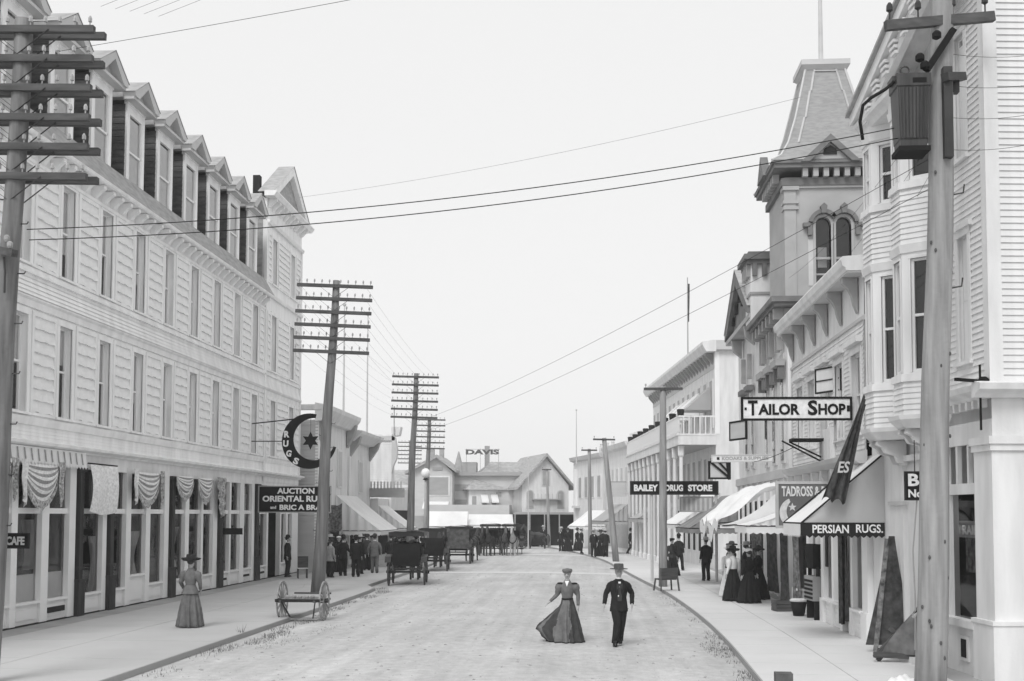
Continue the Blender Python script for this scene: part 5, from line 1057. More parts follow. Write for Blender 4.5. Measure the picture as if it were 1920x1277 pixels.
o = thing('bucket', 'dark pot with pale rim standing by the shop pilaster', 'pot', (5.75, 31.5, 0)); MB().lathe([(.15, 0), (.23, .42), (.2, .42), (.14, .05)], (0, 0, 0), 12).build('pot', P_DK, o, True); MB().lathe([(.235, .40), (.25, .44), (.21, .47)], (0, 0, 0), 12).build('rim', M_CANV, o)
o = thing('crate', 'low wooden crate on the sidewalk in front of the dark rugs', 'crate', (5.6, 33.0, 0), 10)
for k in range(3): MB().box(-.3, .3, -.22, -.2, .02 + k * .1, .10 + k * .1).build('slat', M_ARM, o); MB().box(-.3, .3, .2, .22, .02 + k * .1, .10 + k * .1).build('slat', M_ARM, o)
MB().box(-.3, -.28, -.2, .2, .02, .3).box(.28, .3, -.2, .2, .02, .3).build('end_board', M_ARM, o, kind='stuff'); MB().box(-.28, .28, -.19, .19, .02, .2).build('contents', P_DK, o)
for x, y, rz, lab in ((5.15, 42.3, -60, 'small folding notice frame on the sidewalk by the striped awning'), (5.35, 41.3, -75, 'dark framed easel standing left of the three women')):
    o = thing('notice_easel', lab, 'easel', (x, y, 0), rz); m = MB(); m.bar((-.28, 0, 0), (-.24, .1, 1.15), .05); m.bar((.28, 0, 0), (.24, .1, 1.15), .05); m.bar((-.26, .05, 1.1), (.26, .05, 1.1), .05); m.bar((-.26, .03, .35), (.26, .03, .35), .05); m.build('easel', P_DK, o); MB().box(-.22, .22, .05, .07, .4, 1.05).build('panel', P_MID, o)
o = thing('wall_cabinet', 'dark cabinet with slatted lower half standing between the small awning and the rug shop', 'cabinet', (5.85, 30.6, 0), -85); MB().box(-.4, .4, 0, .35, .5, 1.15).build('cabinet', P_MID, o)
for i in range(5): MB().box(-.38, .38, -.015, .0, .55 + i * .11, .61 + i * .11).build('slat', P_DK, o)
MB().box(-.36, .36, .02, .3, 1.35, 2.0).build('mirror_box', P_BLK, o); MB().box(-.4, -.36, .1, .2, 1.15, 1.4).box(.36, .4, .1, .2, 1.15, 1.4).build('support', P_DK, o, kind='stuff'); MB().box(-.38, -.3, .05, .3, 0, .5).box(.3, .38, .05, .3, 0, .5).build('leg', P_DK, o, kind='stuff')
# ---------------------------------------------------------------- near right pole with transformer
o = thing('utility_pole', 'thick knotty pole carrying a ribbed transformer box at the right edge', 'utility pole', (5.48, 18.65, 0)); TPO = o
d = Vector((.50, 0, 13.6))
m = MB(); m.tube([d * t + Vector((.02 * math.sin(t * 14), .01 * math.cos(t * 9), 0)) for t in pl(-.02, 1, 14)], pl(.252, .165, 14), 16); m.build('pole', M_WOOD_R, o, True)
kn = MB()
for k in range(16):
    z = rnd.uniform(.4, 8.5); a = rnd.uniform(3.4, 6.1); r = .252 - .09 * z / 13.6; kn.ell((.5 * z / 13.6 + r * math.cos(a), r * math.sin(a), z), .022, .022, .035, 6, 4)
kn.build('knots', M_ARM, o, kind='stuff')
M_TRANS = mat('transformer_iron', .055, .5, .3, (14, 14, 1), metal=.2)
TX = (-.20, -.12, 8.75)
tr = MB(); tr.prism([(-.28, -.24), (.28, -.24), (.30, .18), (-.26, .18)], .0, .0001, 'z') if False else None
rr_ = []
for z, s_ in ((.0, .84), (.14, .86), (.15, .90), (1.0, 1.02), (1.02, 1.10), (1.22, 1.10)): rr_.append([(x * s_, y * s_, z) for x, y in ((-.25, -.24), (.25, -.24), (.25, .2), (-.25, .2))])
tr.rings(rr_) if tr else None
t_ = MB().rings(rr_).build('transformer_box', M_TRANS, o, loc=TX)
for i in range(9):
    x = -.22 + i * .055; MB().bar((x * .90, -.24 * .90 - .008, .16), (x * 1.02, -.24 * 1.02 - .008, .99), .03, .02).build('cooling_rib', M_TRANS, t_)
MB().box(-.25, .25, -.26, .22, -.06, .02).build('transformer_base', P_BLK, t_, loc=(0, 0, 0)); MB().box(-.02, .20, -.272, -.262, 1.06, 1.14).build('slot', P_BLK, t_)
m = MB(); m.tube([(-.10 + .07 * math.cos(a), -.1, 1.32 + .07 * math.sin(a)) for a in pl(0, 6.28, 12)], .014, 5); m.box(-.33, -.25, -.2, .1, 1.12, 1.2); m.build('lifting_eye', M_IRON, t_)
m = MB(); m.tube([(-.30, -.2, 1.1), (-.44, -.2, .98), (-.66, -.16, .86), (-.78, -.1, .76), (-.82, -.05, .5), (-.78, -.05, .2)], .028, 6); m.build('lead_cable', P_BLK, t_, True)
m = MB(); m.box(.20, .62, -.08, .05, 9.75, 9.98); m.box(.30, .44, -.30, -.12, 8.6, 10.1); m.bar((.30, -.35, 9.9), (.72, .05, 10.05), .13); m.build('hanger_bracket', M_IRON, o)
m = MB(); m.bar((.04, -.25, 10.05), (.50, -.2, 10.75), .10); m.build('brace_arm', P_BLK, o)
for p in ((-.06, -.25, 10.2), (.0, -.3, 10.05), (.2, -.3, 10.55)): MB().lathe([(.03, 0), (.075, .03), (.075, .1), (.04, .14)], p, 8).build('fuse_cutout', P_BLK, o)
a_ = MB().bar((-.62, -.30, 10.80), (1.24, .05, 11.06), .10, .16).build('crossarm', M_ARM, o)
for t in (.04, .30, .62, .92):
    x = -.62 + 1.86 * t; y = -.3 + .35 * t; z = 10.90 + .26 * t; MB().tube([(x, y, z - .05), (x, y, z + .16)], .014, 5).lathe([(.02, .12), (.055, .15), (.05, .24), (.025, .28)], (x, y, z), 7).build('insulator', M_IRON, a_, kind=None)
m = MB(); m.bar((.55, .2, 5.02), (1.15, .55, 5.02), .05); m.bar((1.05, .5, 4.2), (1.05, .5, 5.3), .03); m.build('lamp_bracket', P_BLK, o)
MB().lathe([(.05, 0), (.09, .04), (.09, .10), (.04, .14)], (1.12, .53, 4.96), 8).build('insulator', P_BLK, o)
for z in (8.05, 6.5): MB().tube([(.5 * z / 13.6 + .20, 0, z), (.5 * z / 13.6 + .36, -.05, z + .02), (.5 * z / 13.6 + .38, -.05, z + .16)], .014, 5).build('step_iron', M_IRON, o)
# ---------------------------------------------------------------- wires
def wire(label, a, b, sag, r, group='overhead wires'):
    a = Vector(a); b = Vector(b); o = thing('wire', label, 'wire', a, 0, group); d = b - a
    MB().tube([d * t - Vector((0, 0, sag * 4 * t * (1 - t))) for t in pl(0, 1, 25)], r, 5).build('cable', P_DK, o, True)
wire('upper of two thick wires slung from the left pole to the transformer pole', (-9.2, 17.55, 7.42), (5.0, 18.45, 9.12), .30, .0085)
wire('lower of two thick wires slung from the left pole to the transformer pole', (-9.1, 17.45, 7.22), (5.2, 18.45, 8.98), .33, .0085)
wire('thin wire from the transformer pole down the street to the third pole', (5.7, 18.6, 8.7), (-9.6, 64, 8.2), .35, .0055)
wire('second thin wire from the transformer pole down the street, just below the first', (5.7, 18.6, 8.2), (-9.2, 64, 7.6), .35, .0055)
wire('faint wire rising from the gabled end bay across the sky to the tower', (-13.3, 50, 17.3), (7, 37, 16.6), .3, .005)
wire('faint wire high over the street at the top left', (-11.9, 24, 13.2), (4, 23, 15.3), .1, .006)
for i in range(5): wire(('first', 'second', 'third', 'fourth', 'fifth')[i] + ' from the left of the very faint parallel wires high over the street' , (-8.2 + i * .25, 17.9, 11.3 - .05 * i), (4.0 + i * .3, 12, 12.6), .15, .0025, 'very faint parallel wires')
for i in range(4): wire(('uppermost', 'second', 'third', 'lowest')[i] + ' service wire running from the transformer pole past the tower front', (5.6 + .1 * i, 18.7, 9.4 - i * .35), (6.6 + .9 * i, 37.2, 10.6 - i * .2), .3, .0035, 'service wires from the transformer pole')
for i in range(4): wire(('topmost', 'second', 'third', 'lowest')[i] + ' short wire from the transformer pole to the corner building wall', (5.75, 18.7, 10.5 - i * .55), (7.6, 19.05, 10.55 - i * .5), .08, .004, 'short wires to the corner building')
wire('wire stretched from the hall front to the dark sign bracket', (5.6, 38.6, 4.58), (5.2, 29.0, 4.5), .05, .01)
for i in range(6):
    for s in (-1, 1):
        wire(('left' if s < 0 else 'right') + ' hand telegraph wire from the ' + ('top', 'second', 'third', 'fourth', 'fifth', 'lowest')[i] + ' arm of the leaning pole', (-9.1 + s * 1.15, 38.8, 10.9 - .47 * i), (-10.05 + s * 1.15, 64, 10.75 - .47 * i), .25, .003, 'telegraph wires between the left poles')
# ---------------------------------------------------------------- people
SKIN = mat('skin', .42, .6, .06); HAIR = mat('hair', .05, .7, .3, (30, 30, 30)); HAIR_G = mat('grey_hair', .45, .7, .2, (30, 30, 30))
C_BLK = mat('black_wool', .018, .95, .3, (6, 6, 6), .3, 60); C_DK = mat('dark_wool', .045, .95, .3, (6, 6, 6), .3, 60); C_GR = mat('grey_tweed', .15, .95, .2, (9, 9, 9), .3, 60); C_MG = mat('mid_grey_dress', .15, .9, .25, (7, 7, 7), .3, 50)
C_WH = mat('white_cotton', .78, .9, .06, (8, 8, 8), .2, 40); C_LT = mat('light_coat', .30, .9, .15, (8, 8, 8), .2, 40); C_STRAW = mat('straw_hat', .40, .9, .15, (20, 20, 20)); C_SHOE = mat('black_shoe', .015, .4, .2)
def skin_mesh(vs, es, rs, root=0, sub=1, m=None, name='body'):
    me = bpy.data.meshes.new(name); me.from_pydata(vs, es, []); o = bpy.data.objects.new(name, me); C.objects.link(o)
    sk = o.modifiers.new('skin', 'SKIN'); sk.use_smooth_shade = True; sk.branch_smoothing = .3
    for i, r in enumerate(rs): me.skin_vertices[0].data[i].radius = (r, r) if not isinstance(r, tuple) else r; me.skin_vertices[0].data[i].use_root = i == root
    sb = o.modifiers.new('sub', 'SUBSURF'); sb.levels = sub; sb.render_levels = sub
    bpy.context.view_layer.update(); out = bpy.data.meshes.new_from_object(o.evaluated_get(bpy.context.evaluated_depsgraph_get())); out.name = name
    bpy.data.objects.remove(o); bpy.data.meshes.remove(me); out.materials.clear(); out.materials.append(m)
    for p in out.polygons: p.use_smooth = True
    return out
def body_mesh(elb, wri, knee=((-.1, -.03, .5), (.1, -.03, .5)), ank=((-.11, .03, .09), (.11, .03, .09)), lean=0., seated=False):
    """continuous body: torso, neck, head with nose, ears and chin, arms with five-fingered hands, legs"""
    V = []; E_ = []; Rr = []
    def v(p, r, par=None): V.append(tuple(p)); Rr.append(r); (E_.append((par, len(V) - 1)) if par is not None else None); return len(V) - 1
    pel = v((0, 0, .95), (.15, .11)); be = v((0, .0, 1.1), (.135, .10), pel); ch = v((0, .0, 1.28), (.16, .11), be); nb = v((0, .01, 1.44), (.09, .07), ch)
    nk = v((0, .0, 1.51), .052, nb); ja = v((0, -.02, 1.575), (.058, .066), nk); hd = v((0, -.015, 1.655), (.075, .092), ja); tp = v((0, .0, 1.735), (.055, .065), hd)
    v((0, -.125, 1.625), .011, hd)
    for s in (-1, 1): v((s * .088, .01, 1.64), .014, hd)
    for i, s in enumerate((-1, 1)):
        sh = v((s * .165, .01, 1.40), .06, ch); el = v(elb[i], .042, sh); wr = v(wri[i], .028, el); dv = (Vector(wri[i]) - Vector(elb[i])).normalized()
        pa = v(Vector(wri[i]) + dv * .065, (.034, .022), wr); px = Vector((dv.z, 0, -dv.x)).normalized() if abs(dv.z) > .2 else Vector((0, 0, 1)); fw = Vector((0, -1, 0)) - dv * dv.dot(Vector((0, -1, 0))); fw.normalize()
        for k, ln in enumerate((.072, .082, .077, .06)):
            b = Vector(wri[i]) + dv * .10 + fw * (.024 - .016 * k); f1 = v(b, .0095, pa); inw = Vector((-s * .3, 0, 0)); f2 = v(b + (dv + inw * .4).normalized() * ln * .55, .0085, f1); v(b + (dv + inw * .4).normalized() * ln * .55 + (dv + inw).normalized() * ln * .45, .007, f2)
        t1 = v(Vector(wri[i]) + dv * .04 + fw * .034, .011, pa); v(Vector(wri[i]) + dv * .085 + fw * .055, .009, t1)
        hp = v((s * .09, 0, .90), .095, pel); kn = v(knee[i], .062, hp); an = v(ank[i], .042, kn); v(Vector(ank[i]) + Vector((0, -.14, -.045)), .036, an)
    return skin_mesh(V, E_, Rr, pel, 1, SKIN)
def ring(c, rx, ry, n=20, fold=0, k=9, ph=0, sh=None):
    out = []
    for j in range(n):
        a = 2 * math.pi * j / n; q = 1 + fold * (.55 * math.sin(k * a + ph) + .3 * math.sin((2 * k - 5) * a + 1.7 * ph + 1) + .25 * math.sin((k - 6) * a + 2)) + (.012 * math.sin(c[2] * 47 + 3 * a) + .010 * math.sin(c[2] * 83 - 5 * a) if fold else 0); x = c[0] + rx * q * math.cos(a); y = c[1] + ry * q * math.sin(a); out.append((x, y, c[2] + (sh(a) if sh else 0)))
    return out
def face(o, ht=0, m_hair=None, beard=False):
    e = MB()
    for s in (-1, 1): e.ell((s * .034, -.106, 1.66), .013, .006, .008, 6, 4)
    e.build('eyes', HAIR, o, kind='stuff'); MB().box(-.022, .022, -.104, -.098, 1.588, 1.597).build('mouth', mat('lips', .22, .6, .1), o)
    MB().ell((0, .022, 1.685), .092, .098, .085, 10, 6).build('hair', m_hair or HAIR, o, True)
    if beard: MB().ell((0, -.10, 1.608), .045, .02, .013, 8, 4).build('moustache', m_hair or HAIR, o, True)
def hat(o, kind, m, z=1.72, tilt=0):
    if kind == 'brim': MB().lathe([(.205, 0), (.21, .012), (.115, .02), (.11, .10), (.10, .125), (.02, .13)], (0, -.0, z), 16).build('hat', m, o, True)
    elif kind == 'wide': MB().rings([ring((0, .0, z + dz), r, r * .85, 18, 0, sh=lambda a: .03 * math.cos(2 * a)) for dz, r in ((0, .25), (.02, .26), (.035, .13), (.11, .12), (.13, .03))]).build('hat', m, o, True)
    elif kind == 'cap': MB().lathe([(.11, -.03), (.13, .02), (.12, .06), (.02, .08)], (0, -.02, z), 14).build('hat', m, o, True)
    elif kind == 'bowler': MB().lathe([(.16, 0), (.165, .012), (.105, .015), (.105, .08), (.07, .13), (.01, .145)], (0, 0, z), 16).build('hat', m, o, True)
HANG = (((-.23, .04, 1.13), (.23, .04, 1.13)), ((-.25, -.03, .90), (.25, -.03, .90)))
def sleeve(o, elb, wri, m, r=(.075, .06, .045), puff=0, name='sleeve'):
    for i, s in enumerate((-1, 1)):
        a = Vector((s * .155, .01, 1.42)); b = Vector(elb[i]); c = Vector(wri[i]); e = b + (c - b) * .94
        wob = [1, 1.03, .95, 1.06, .94, 1.05, .97, 1.04, .96, 1.05, .95, 1.02]
        pts = [a + Vector((-s * .035, 0, -.02)), a + (b - a) * .25 + Vector((s * .012, 0, .0)), a + (b - a) * .6, b, b + (c - b) * .5, e]
        rs = [r[0] * .85 + puff * .2, r[0] + puff, r[0] * .95 + puff * .5, r[1], (r[1] + r[2]) / 2, r[2]]
        P2, R2 = [], []
        for k in range(len(pts) - 1):
            for t in (0, .5): P2.append(pts[k].lerp(pts[k + 1], t)); R2.append((rs[k] + (rs[k + 1] - rs[k]) * t) * wob[len(R2) % 12])
        MB().tube(P2 + [pts[-1]], R2 + [rs[-1]], 12).build(name, m, o, True)
def man(label, loc, rz, coat=None, trous=None, hatk='bowler', hatm=None, elb=HANG[0], wri=HANG[1], legs=None, beard=True, hairm=None, group=None, hz_=1., vest=False, shirt=True):
    coat = coat or C_BLK; trous = trous or C_BLK; o = thing('person', label, 'person', loc, rz, group)
    kn, an = legs or (((-.1, -.03, .5), (.1, -.03, .5)), ((-.11, .03, .09), (.11, .03, .09)))
    key = ('bm', elb, wri, kn, an); put('body', cached(key, lambda: body_mesh(elb, wri, kn, an)), o)
    face(o, 0, hairm, beard); hat(o, hatk, hatm or C_BLK)
    t = MB()
    t.rings([ring((0, 0, z), rx, ry, 16) for z, rx, ry in ((.80, .165, .13), (.9, .18, .135), (1.02, .165, .125))])
    for i, s in enumerate((-1, 1)):
        k_ = Vector(kn[i]); a_ = Vector(an[i]); t.tube([(s * .085, 0, .93), Vector((s * .085, 0, .93)).lerp(k_, .5), k_, k_.lerp(a_, .55), a_ + Vector((0, -.01, -.03))], [.112, .108, .085, .075, .077], 12)
    t.build('trousers', trous, o, True, kind='stuff' if False else None)
    for i in (0, 1): MB().rings([ring(Vector(an[i]) + Vector((0, -.05, z)), rx, ry, 12) for z, rx, ry in ((-.09, .05, .135), (-.05, .055, .14), (-.01, .045, .09), (.03, .04, .05))]).build('shoe', C_SHOE, o, True)
    j = MB(); j.rings([ring((0, .005, z), rx, ry, 20, .02, 5, z * 9) for z, rx, ry in ((.76, .208, .165), (.80, .206, .165), (.95, .19, .152), (1.08, .172, .14), (1.22, .20, .15), (1.34, .212, .14), (1.41, .20, .12), (1.45, .15, .10), (1.48, .095, .08), (1.50, .07, .07))]); j.build('jacket', coat, o, True)
    sleeve(o, elb, wri, coat)
    MB().lathe([(.062, 0), (.064, .05), (.058, .055)], (0, 0, 1.475), 12).build('collar', C_WH, o, True)
    if shirt: MB().add([(-.035, -.128, 1.44), (.035, -.128, 1.44), (.0, -.152, 1.31)], [(0, 1, 2)]).build('shirt_front', C_WH, o)
    if vest:
        for s in (-1, 1): MB().add([(s * .03, -.135, 1.47), (s * .10, -.128, 1.46), (s * .115, -.158, 1.33), (s * .055, -.168, 1.10), (s * .03, -.160, 1.2)], [(0, 1, 2, 3, 4)]).build('lapel', coat, o)
    if vest: MB().add([(-.07, -.146, 1.40), (.07, -.146, 1.40), (.05, -.162, 1.0), (-.05, -.162, 1.0)], [(0, 3, 2, 1)]).build('waistcoat', C_DK, o); MB().ell((-.03, -.165, 1.12), .014, .01, .02, 6, 4).build('watch_fob', C_WH, o)
    o.scale = (hz_,) * 3; return o
def woman(label, loc, rz, bodice=None, skirt=None, hatk='wide', hatm=None, elb=HANG[0], wri=HANG[1], flare=None, group=None, hz_=.95, puff=.03, peplum=True, hem=.36, hairm=None, train=0, panel=None):
    bodice = bodice or C_DK; skirt = skirt or C_DK; o = thing('person', label, 'person', loc, rz, group)
    put('body', cached(('bw', elb, wri), lambda: body_mesh(elb, wri)), o); face(o, 0, hairm); hat(o, hatk, hatm or C_BLK, 1.725)
    s = MB(); rg = []; nz = 15
    for i in range(nz):
        t = i / (nz - 1); z = .02 + 1.06 * t; q = (1 - t); rx = .135 + (hem - .135) * q ** 1.1 * (.55 + .45 * q) + .05 * math.sin(math.pi * t) ; ry = rx * .92; fd = .30 * q ** .75
        r_ = ring((0, train * .25 * q * q, z), rx, ry + train * .2 * q * q, 88, fd, 11, .9 * math.sin(i * .25))
        if flare:
            w = [];
            for (x, y, zz) in r_:
                side = max(0, (x * flare[0]) / (rx + 1e-6)); tz = max(0, 1 - abs(zz - flare[2]) / (.62 if zz > flare[2] else .34)); k = max(0, side) ** 3.5 * tz * flare[1] * (1 + .35 * math.sin(y * 38)); w.append((x + flare[0] * k, y - .10 * k, zz + .12 * k))
            r_ = w
        rg.append(r_)
    if panel:
        n_ = len(rg[0]); ff = [[], []]; vs = [p for r in rg for p in r]
        for i in range(len(rg) - 1):
            for j in range(n_):
                a_ = (math.degrees(2 * math.pi * (j + .5) / n_) + 360) % 360; k = 0 if 228 < a_ + 5 * math.sin(i * .9) < 292 or 196 < a_ < 208 else 1
                ff[k].append((i * n_ + j, i * n_ + (j + 1) % n_, (i + 1) * n_ + (j + 1) % n_, (i + 1) * n_ + j))
        MB().add(vs, ff[0]).build('skirt_panel', panel, o, True); MB().add(vs, ff[1]).build('skirt', skirt, o, True)
        MB().rings([[(x * 1.0, y * 1.0, max(.005, z - .05 + dz)) for x, y, z in rg[0]] for dz in (0, .06)], False).build('hem', C_BLK, o, True)
        for s_ in (-1, 1): MB().ell((s_ * .175, .0, 1.43), .085, .08, .03, 10, 5).build('shoulder_cape', C_BLK, o, True)
        MB().add([(-.05, -.10, 1.50), (.06, -.10, 1.50), (.01, -.135, 1.36)], [(0, 1, 2)]).build('jabot', C_WH, o)
    else: s.rings(rg); s.build('skirt', skirt, o, True)
    b = MB(); b.rings([ring((0, .0, z), rx, ry, 20, .015, 6, z * 7) for z, rx, ry in ((1.04, .138, .115), (1.10, .13, .11), (1.2, .155, .13), (1.3, .175, .14), (1.38, .175, .12), (1.45, .11, .085), (1.53, .058, .058))]); b.build('bodice', bodice, o, True)
    if peplum: MB().rings([ring((0, .01, z), rx, ry, 28, .04, 9) for z, rx, ry in ((.86, .225, .20), (.95, .19, .17), (1.07, .142, .12))], False).build('peplum', bodice, o, True)
    sleeve(o, elb, wri, bodice, (.065, .052, .036), puff); MB().lathe([(.06, 0), (.062, .05), (.055, .055)], (0, 0, 1.475), 12).build('collar', C_WH, o, True)
    MB().lathe([(.142, 0), (.145, .045)], (0, 0, 1.03), 20).build('belt', C_BLK, o) if not peplum else None
    o.scale = (hz_,) * 3; return o
# the couple in the road
woman('woman in a grey dress holding out her windblown skirt in the road', (-.49, 25.1, -.055), -8, C_MG, mat('shaded_grey_dress', .06, .9, .3, (7, 7, 7), .3, 50), 'cap', C_GR, ((-.27, .03, 1.14), (.26, .05, 1.14)), ((-.43, -.06, .98), (.27, -.02, .88)), (-1, .27, .28), None, .905, .05, False, .35, HAIR_G, 0, C_MG)
man('man in a black suit and brimmed hat walking in the road beside the woman', (.64, 24.65, -.055), 6, C_BLK, C_BLK, 'brim', mat('grey_felt_hat', .07, .9, .2, (20, 20, 20)), ((-.29, .05, 1.16), (.31, .06, 1.16)), ((-.34, -.06, .92), (.29, -.08, .92)), (((-.06, -.14, .51), (.07, .0, .5)), ((-.12, -.20, .09), (.03, .10, .12))), True, HAIR_G, None, .955, True)
woman('woman in a grey jacket and big dark hat walking away on the left sidewalk', (-9.72, 26.9, .004), 176, C_GR, C_GR, 'wide', C_BLK, ((-.26, .02, 1.14), (.26, .02, 1.14)), ((-.22, -.12, .96), (.22, -.12, .96)), None, None, .95, .035, True, .31)
# crowd on the left
man('boy in a light coat and dark trousers standing right of the leaning pole', (-11.25, 48.3, 0), 150, C_LT, C_BLK, 'cap', C_DK, beard=False, hz_=.93)
man('man in a long black coat with raised hand, second from the leaning pole', (-11.0, 49.7, 0), 170, C_BLK, C_BLK, 'bowler', C_BLK, ((-.26, .03, 1.15), (.26, .03, 1.15)), ((-.30, -.15, 1.05), (.24, -.05, .9)))
man('man in black, third from the leaning pole on the left sidewalk', (-10.25, 48.9, 0), 185, C_BLK, C_BLK, 'bowler', C_BLK)
man('man in a grey tweed coat walking away just left of the carriage', (-10.05, 52.2, 0), 180, C_GR, C_GR, 'bowler', C_DK, ((-.29, .03, 1.15), (.29, .03, 1.15)), ((-.30, -.02, .92), (.30, -.02, .92)))
man('man in dark clothes and flat cap behind the tweed coat', (-10.9, 54.6, 0), 200, C_DK, C_BLK, 'cap', C_DK)
woman('woman in black with pale hat under the big white left awning', (-11.9, 52.8, 0), 30, C_BLK, C_BLK, 'cap', C_WH)
man('man in black leaning near the wall under the left awning edge', (-12.3, 55.6, 0), 60, C_BLK, C_BLK, 'brim', C_STRAW)
man('man with a straw hat half hidden behind the tweed coat', (-9.7, 56.8, 0), 160, C_BLK, C_BLK, 'brim', C_STRAW)
woman('woman in a black dress beside the carriage wheel on the left sidewalk', (-9.35, 54.9, 0), 185, C_BLK, C_BLK, 'wide', C_DK)
woman('woman in a white blouse far back under the left awnings', (-11.4, 58.3, 0), 175, C_WH, C_DK, 'wide', C_DK)
man('dark figure standing in the open shop doorway beside the auction board', (-13.2, 48.5, 0), 90, C_BLK, C_BLK, 'bowler', C_BLK)
# three women at the right shops
woman('woman in a white blouse and black skirt looking into the right shops', (4.62, 36.7, .004), 215, C_WH, C_BLK, 'wide', C_BLK, puff=.05, peplum=False, hem=.34)
woman('woman all in black with a white hat beside the white blouse', (5.02, 35.9, .004), 200, C_BLK, C_BLK, 'cap', C_WH, puff=.03, peplum=False, hem=.36)
woman('woman in a white dress half hidden behind the white blouse', (4.72, 38.4, .004), 160, C_WH, C_WH, 'brim', C_STRAW, peplum=False, hem=.32)
# right kerb and beyond
man('man in black striding along the sidewalk beyond the striped awning', (4.4, 55.8, 0), 150, C_BLK, C_BLK, 'bowler', C_BLK, HANG[0], HANG[1], (((-.1, -.14, .52), (.1, .06, .5)), ((-.1, -.2, .12), (.1, .28, .14))))
woman('seated looking dark dressed woman behind the slim pole under the striped awning', (3.75, 51.5, 0), 30, C_DK, C_BLK, 'cap', C_DK)
man('distant man striding in front of the balcony hotel columns', (2.85, 77.8, 0), 70, C_BLK, C_BLK, 'bowler', C_BLK, HANG[0], HANG[1], (((-.1, -.16, .52), (.1, .08, .5)), ((-.1, -.26, .12), (.1, .3, .16))))
proto_m = man('dark suited man at the left of the group by the far right pole', (.28, 73.8, 0), 20, C_BLK, C_BLK, 'brim', C_STRAW)
proto_w = woman('dark dressed woman in the middle of the group by the far right pole', (.75, 74.6, 0), -20, C_BLK, C_BLK, 'wide', C_DK)
dup(proto_m, (1.05, 73.6, 0), 170, 'dark suited man standing closest to the far right pole'); dup(proto_m, (.95, 76.2, 0), 40, 'dark suited man behind the woman by the far right pole')
dup(proto_m, (-.55, 79.8, 0), 90, 'lone man in black walking between the two far right poles'); dup(proto_w, (-1.6, 83.5, 0), 10, 'dark dressed woman far up the street by the bend'); dup(proto_m, (-2.1, 84.2, 0), -30, 'dark suited man far up the street by the bend'); dup(proto_w, (-.9, 85.5, 0), 60, 'dark dressed woman under the small white awning at the bend')
dup(proto_m, (-3.9, 95.2, 0), 15, 'tiny dark figure beside the far utility pole')
for k_, (px_, py_, r_, l_) in enumerate(((-12.5, 51.4, 120, 'dark suited man close to the wall left of the woman in the pale hat'), (-11.75, 50.4, 200, 'dark suited man behind the long black coat'), (-10.55, 51.2, 160, 'dark suited man between the third man and the tweed coat'), (-9.55, 53.7, 185, 'dark suited man right of the tweed coat by the carriage'), (-12.2, 57.6, 90, 'dark suited man deep under the big white left awning'))): dup(proto_m if k_ % 2 else proto_m, (px_, py_, 0), r_, l_)
for px_, py_, r_, l_ in ((-11.3, 55.8, 190, 'dark dressed woman deep under the big white left awning'), (-10.3, 58.8, 10, 'dark dressed woman beyond the big white left awning')): dup(proto_w, (px_, py_, 0), r_, l_)
dup(proto_m, (5.5, 39.9, 0), 100, 'dark suited man in the shade under the big ragged awning'); dup(proto_w, (5.55, 37.5, 0), 60, 'dark dressed woman under the big ragged awning'); dup(proto_w, (5.4, 43.2, 0), 120, 'dark dressed woman beside the notice easels'); dup(proto_m, (4.9, 47.8, 0), 200, 'dark suited man under the striped drug store awning')
man('person in black half hidden behind the transformer pole', (6.0, 20.4, .004), -70, C_BLK, C_BLK, 'cap', C_BLK, ((-.30, .10, 1.16), (.34, .06, 1.18)), ((-.16, -.16, 1.06), (.14, -.16, 1.04)), beard=False, hz_=.96)
# ---------------------------------------------------------------- horses, carriages, carts
H_DK = mat('dark_horse_coat', .05, .6, .3, (3, 3, 3)); H_GR = mat('pale_horse_coat', .42, .7, .2, (3, 3, 3)); H_BR = mat('brown_horse_coat', .10, .6, .3, (3, 3, 3))
M_LEATH = mat('black_leather', .014, .6, .3, (6, 6, 6), .2, 30, spec=.15); M_CARR = mat('carriage_paint', .03, .4, .3); M_WHEEL = mat('wheel_wood', .10, .7, .3, (6, 6, 6)); M_TYRE = mat('iron_tyre', .06, .5, .3); M_WHEEL_P = mat('pale_wheel_wood', .30, .8, .3, (6, 6, 6))
def horse_mesh(m):
    """standing horse, head towards -y"""
    V = []; E_ = []; Rr = []
    def v(p, r, par=None): V.append(p); Rr.append(r); (E_.append((par, len(V) - 1)) if par is not None else None); return len(V) - 1
    be = v((0, .1, 1.10), (.27, .29)); fo = v((0, -.35, 1.15), (.25, .30), be); hi = v((0, .55, 1.18), (.26, .28), be); rump = v((0, .85, 1.18), (.20, .22), hi)
    n1 = v((0, -.62, 1.42), (.14, .20), fo); n2 = v((0, -.85, 1.70), (.10, .15), n1); po = v((0, -1.0, 1.90), (.09, .11), n2); fa = v((0, -1.17, 1.72), (.08, .10), po); mu = v((0, -1.30, 1.50), (.06, .07), fa)
    for s in (-1, 1): v((s * .06, -.98, 2.06), .025, po)
    for s in (-1, 1):
        a = v((s * .15, -.45, .92), .11, fo); b = v((s * .15, -.48, .50), .062, a); c = v((s * .15, -.46, .14), .045, b); v((s * .15, -.50, .04), .06, c)
        a = v((s * .16, .68, .92), (.13, .17), hi); b = v((s * .16, .58, .72), .085, a); c = v((s * .16, .80, .48), .055, b); e = v((s * .16, .76, .14), .045, c); v((s * .16, .72, .04), .06, e)
    return skin_mesh(V, E_, Rr, be, 2, m, 'body')
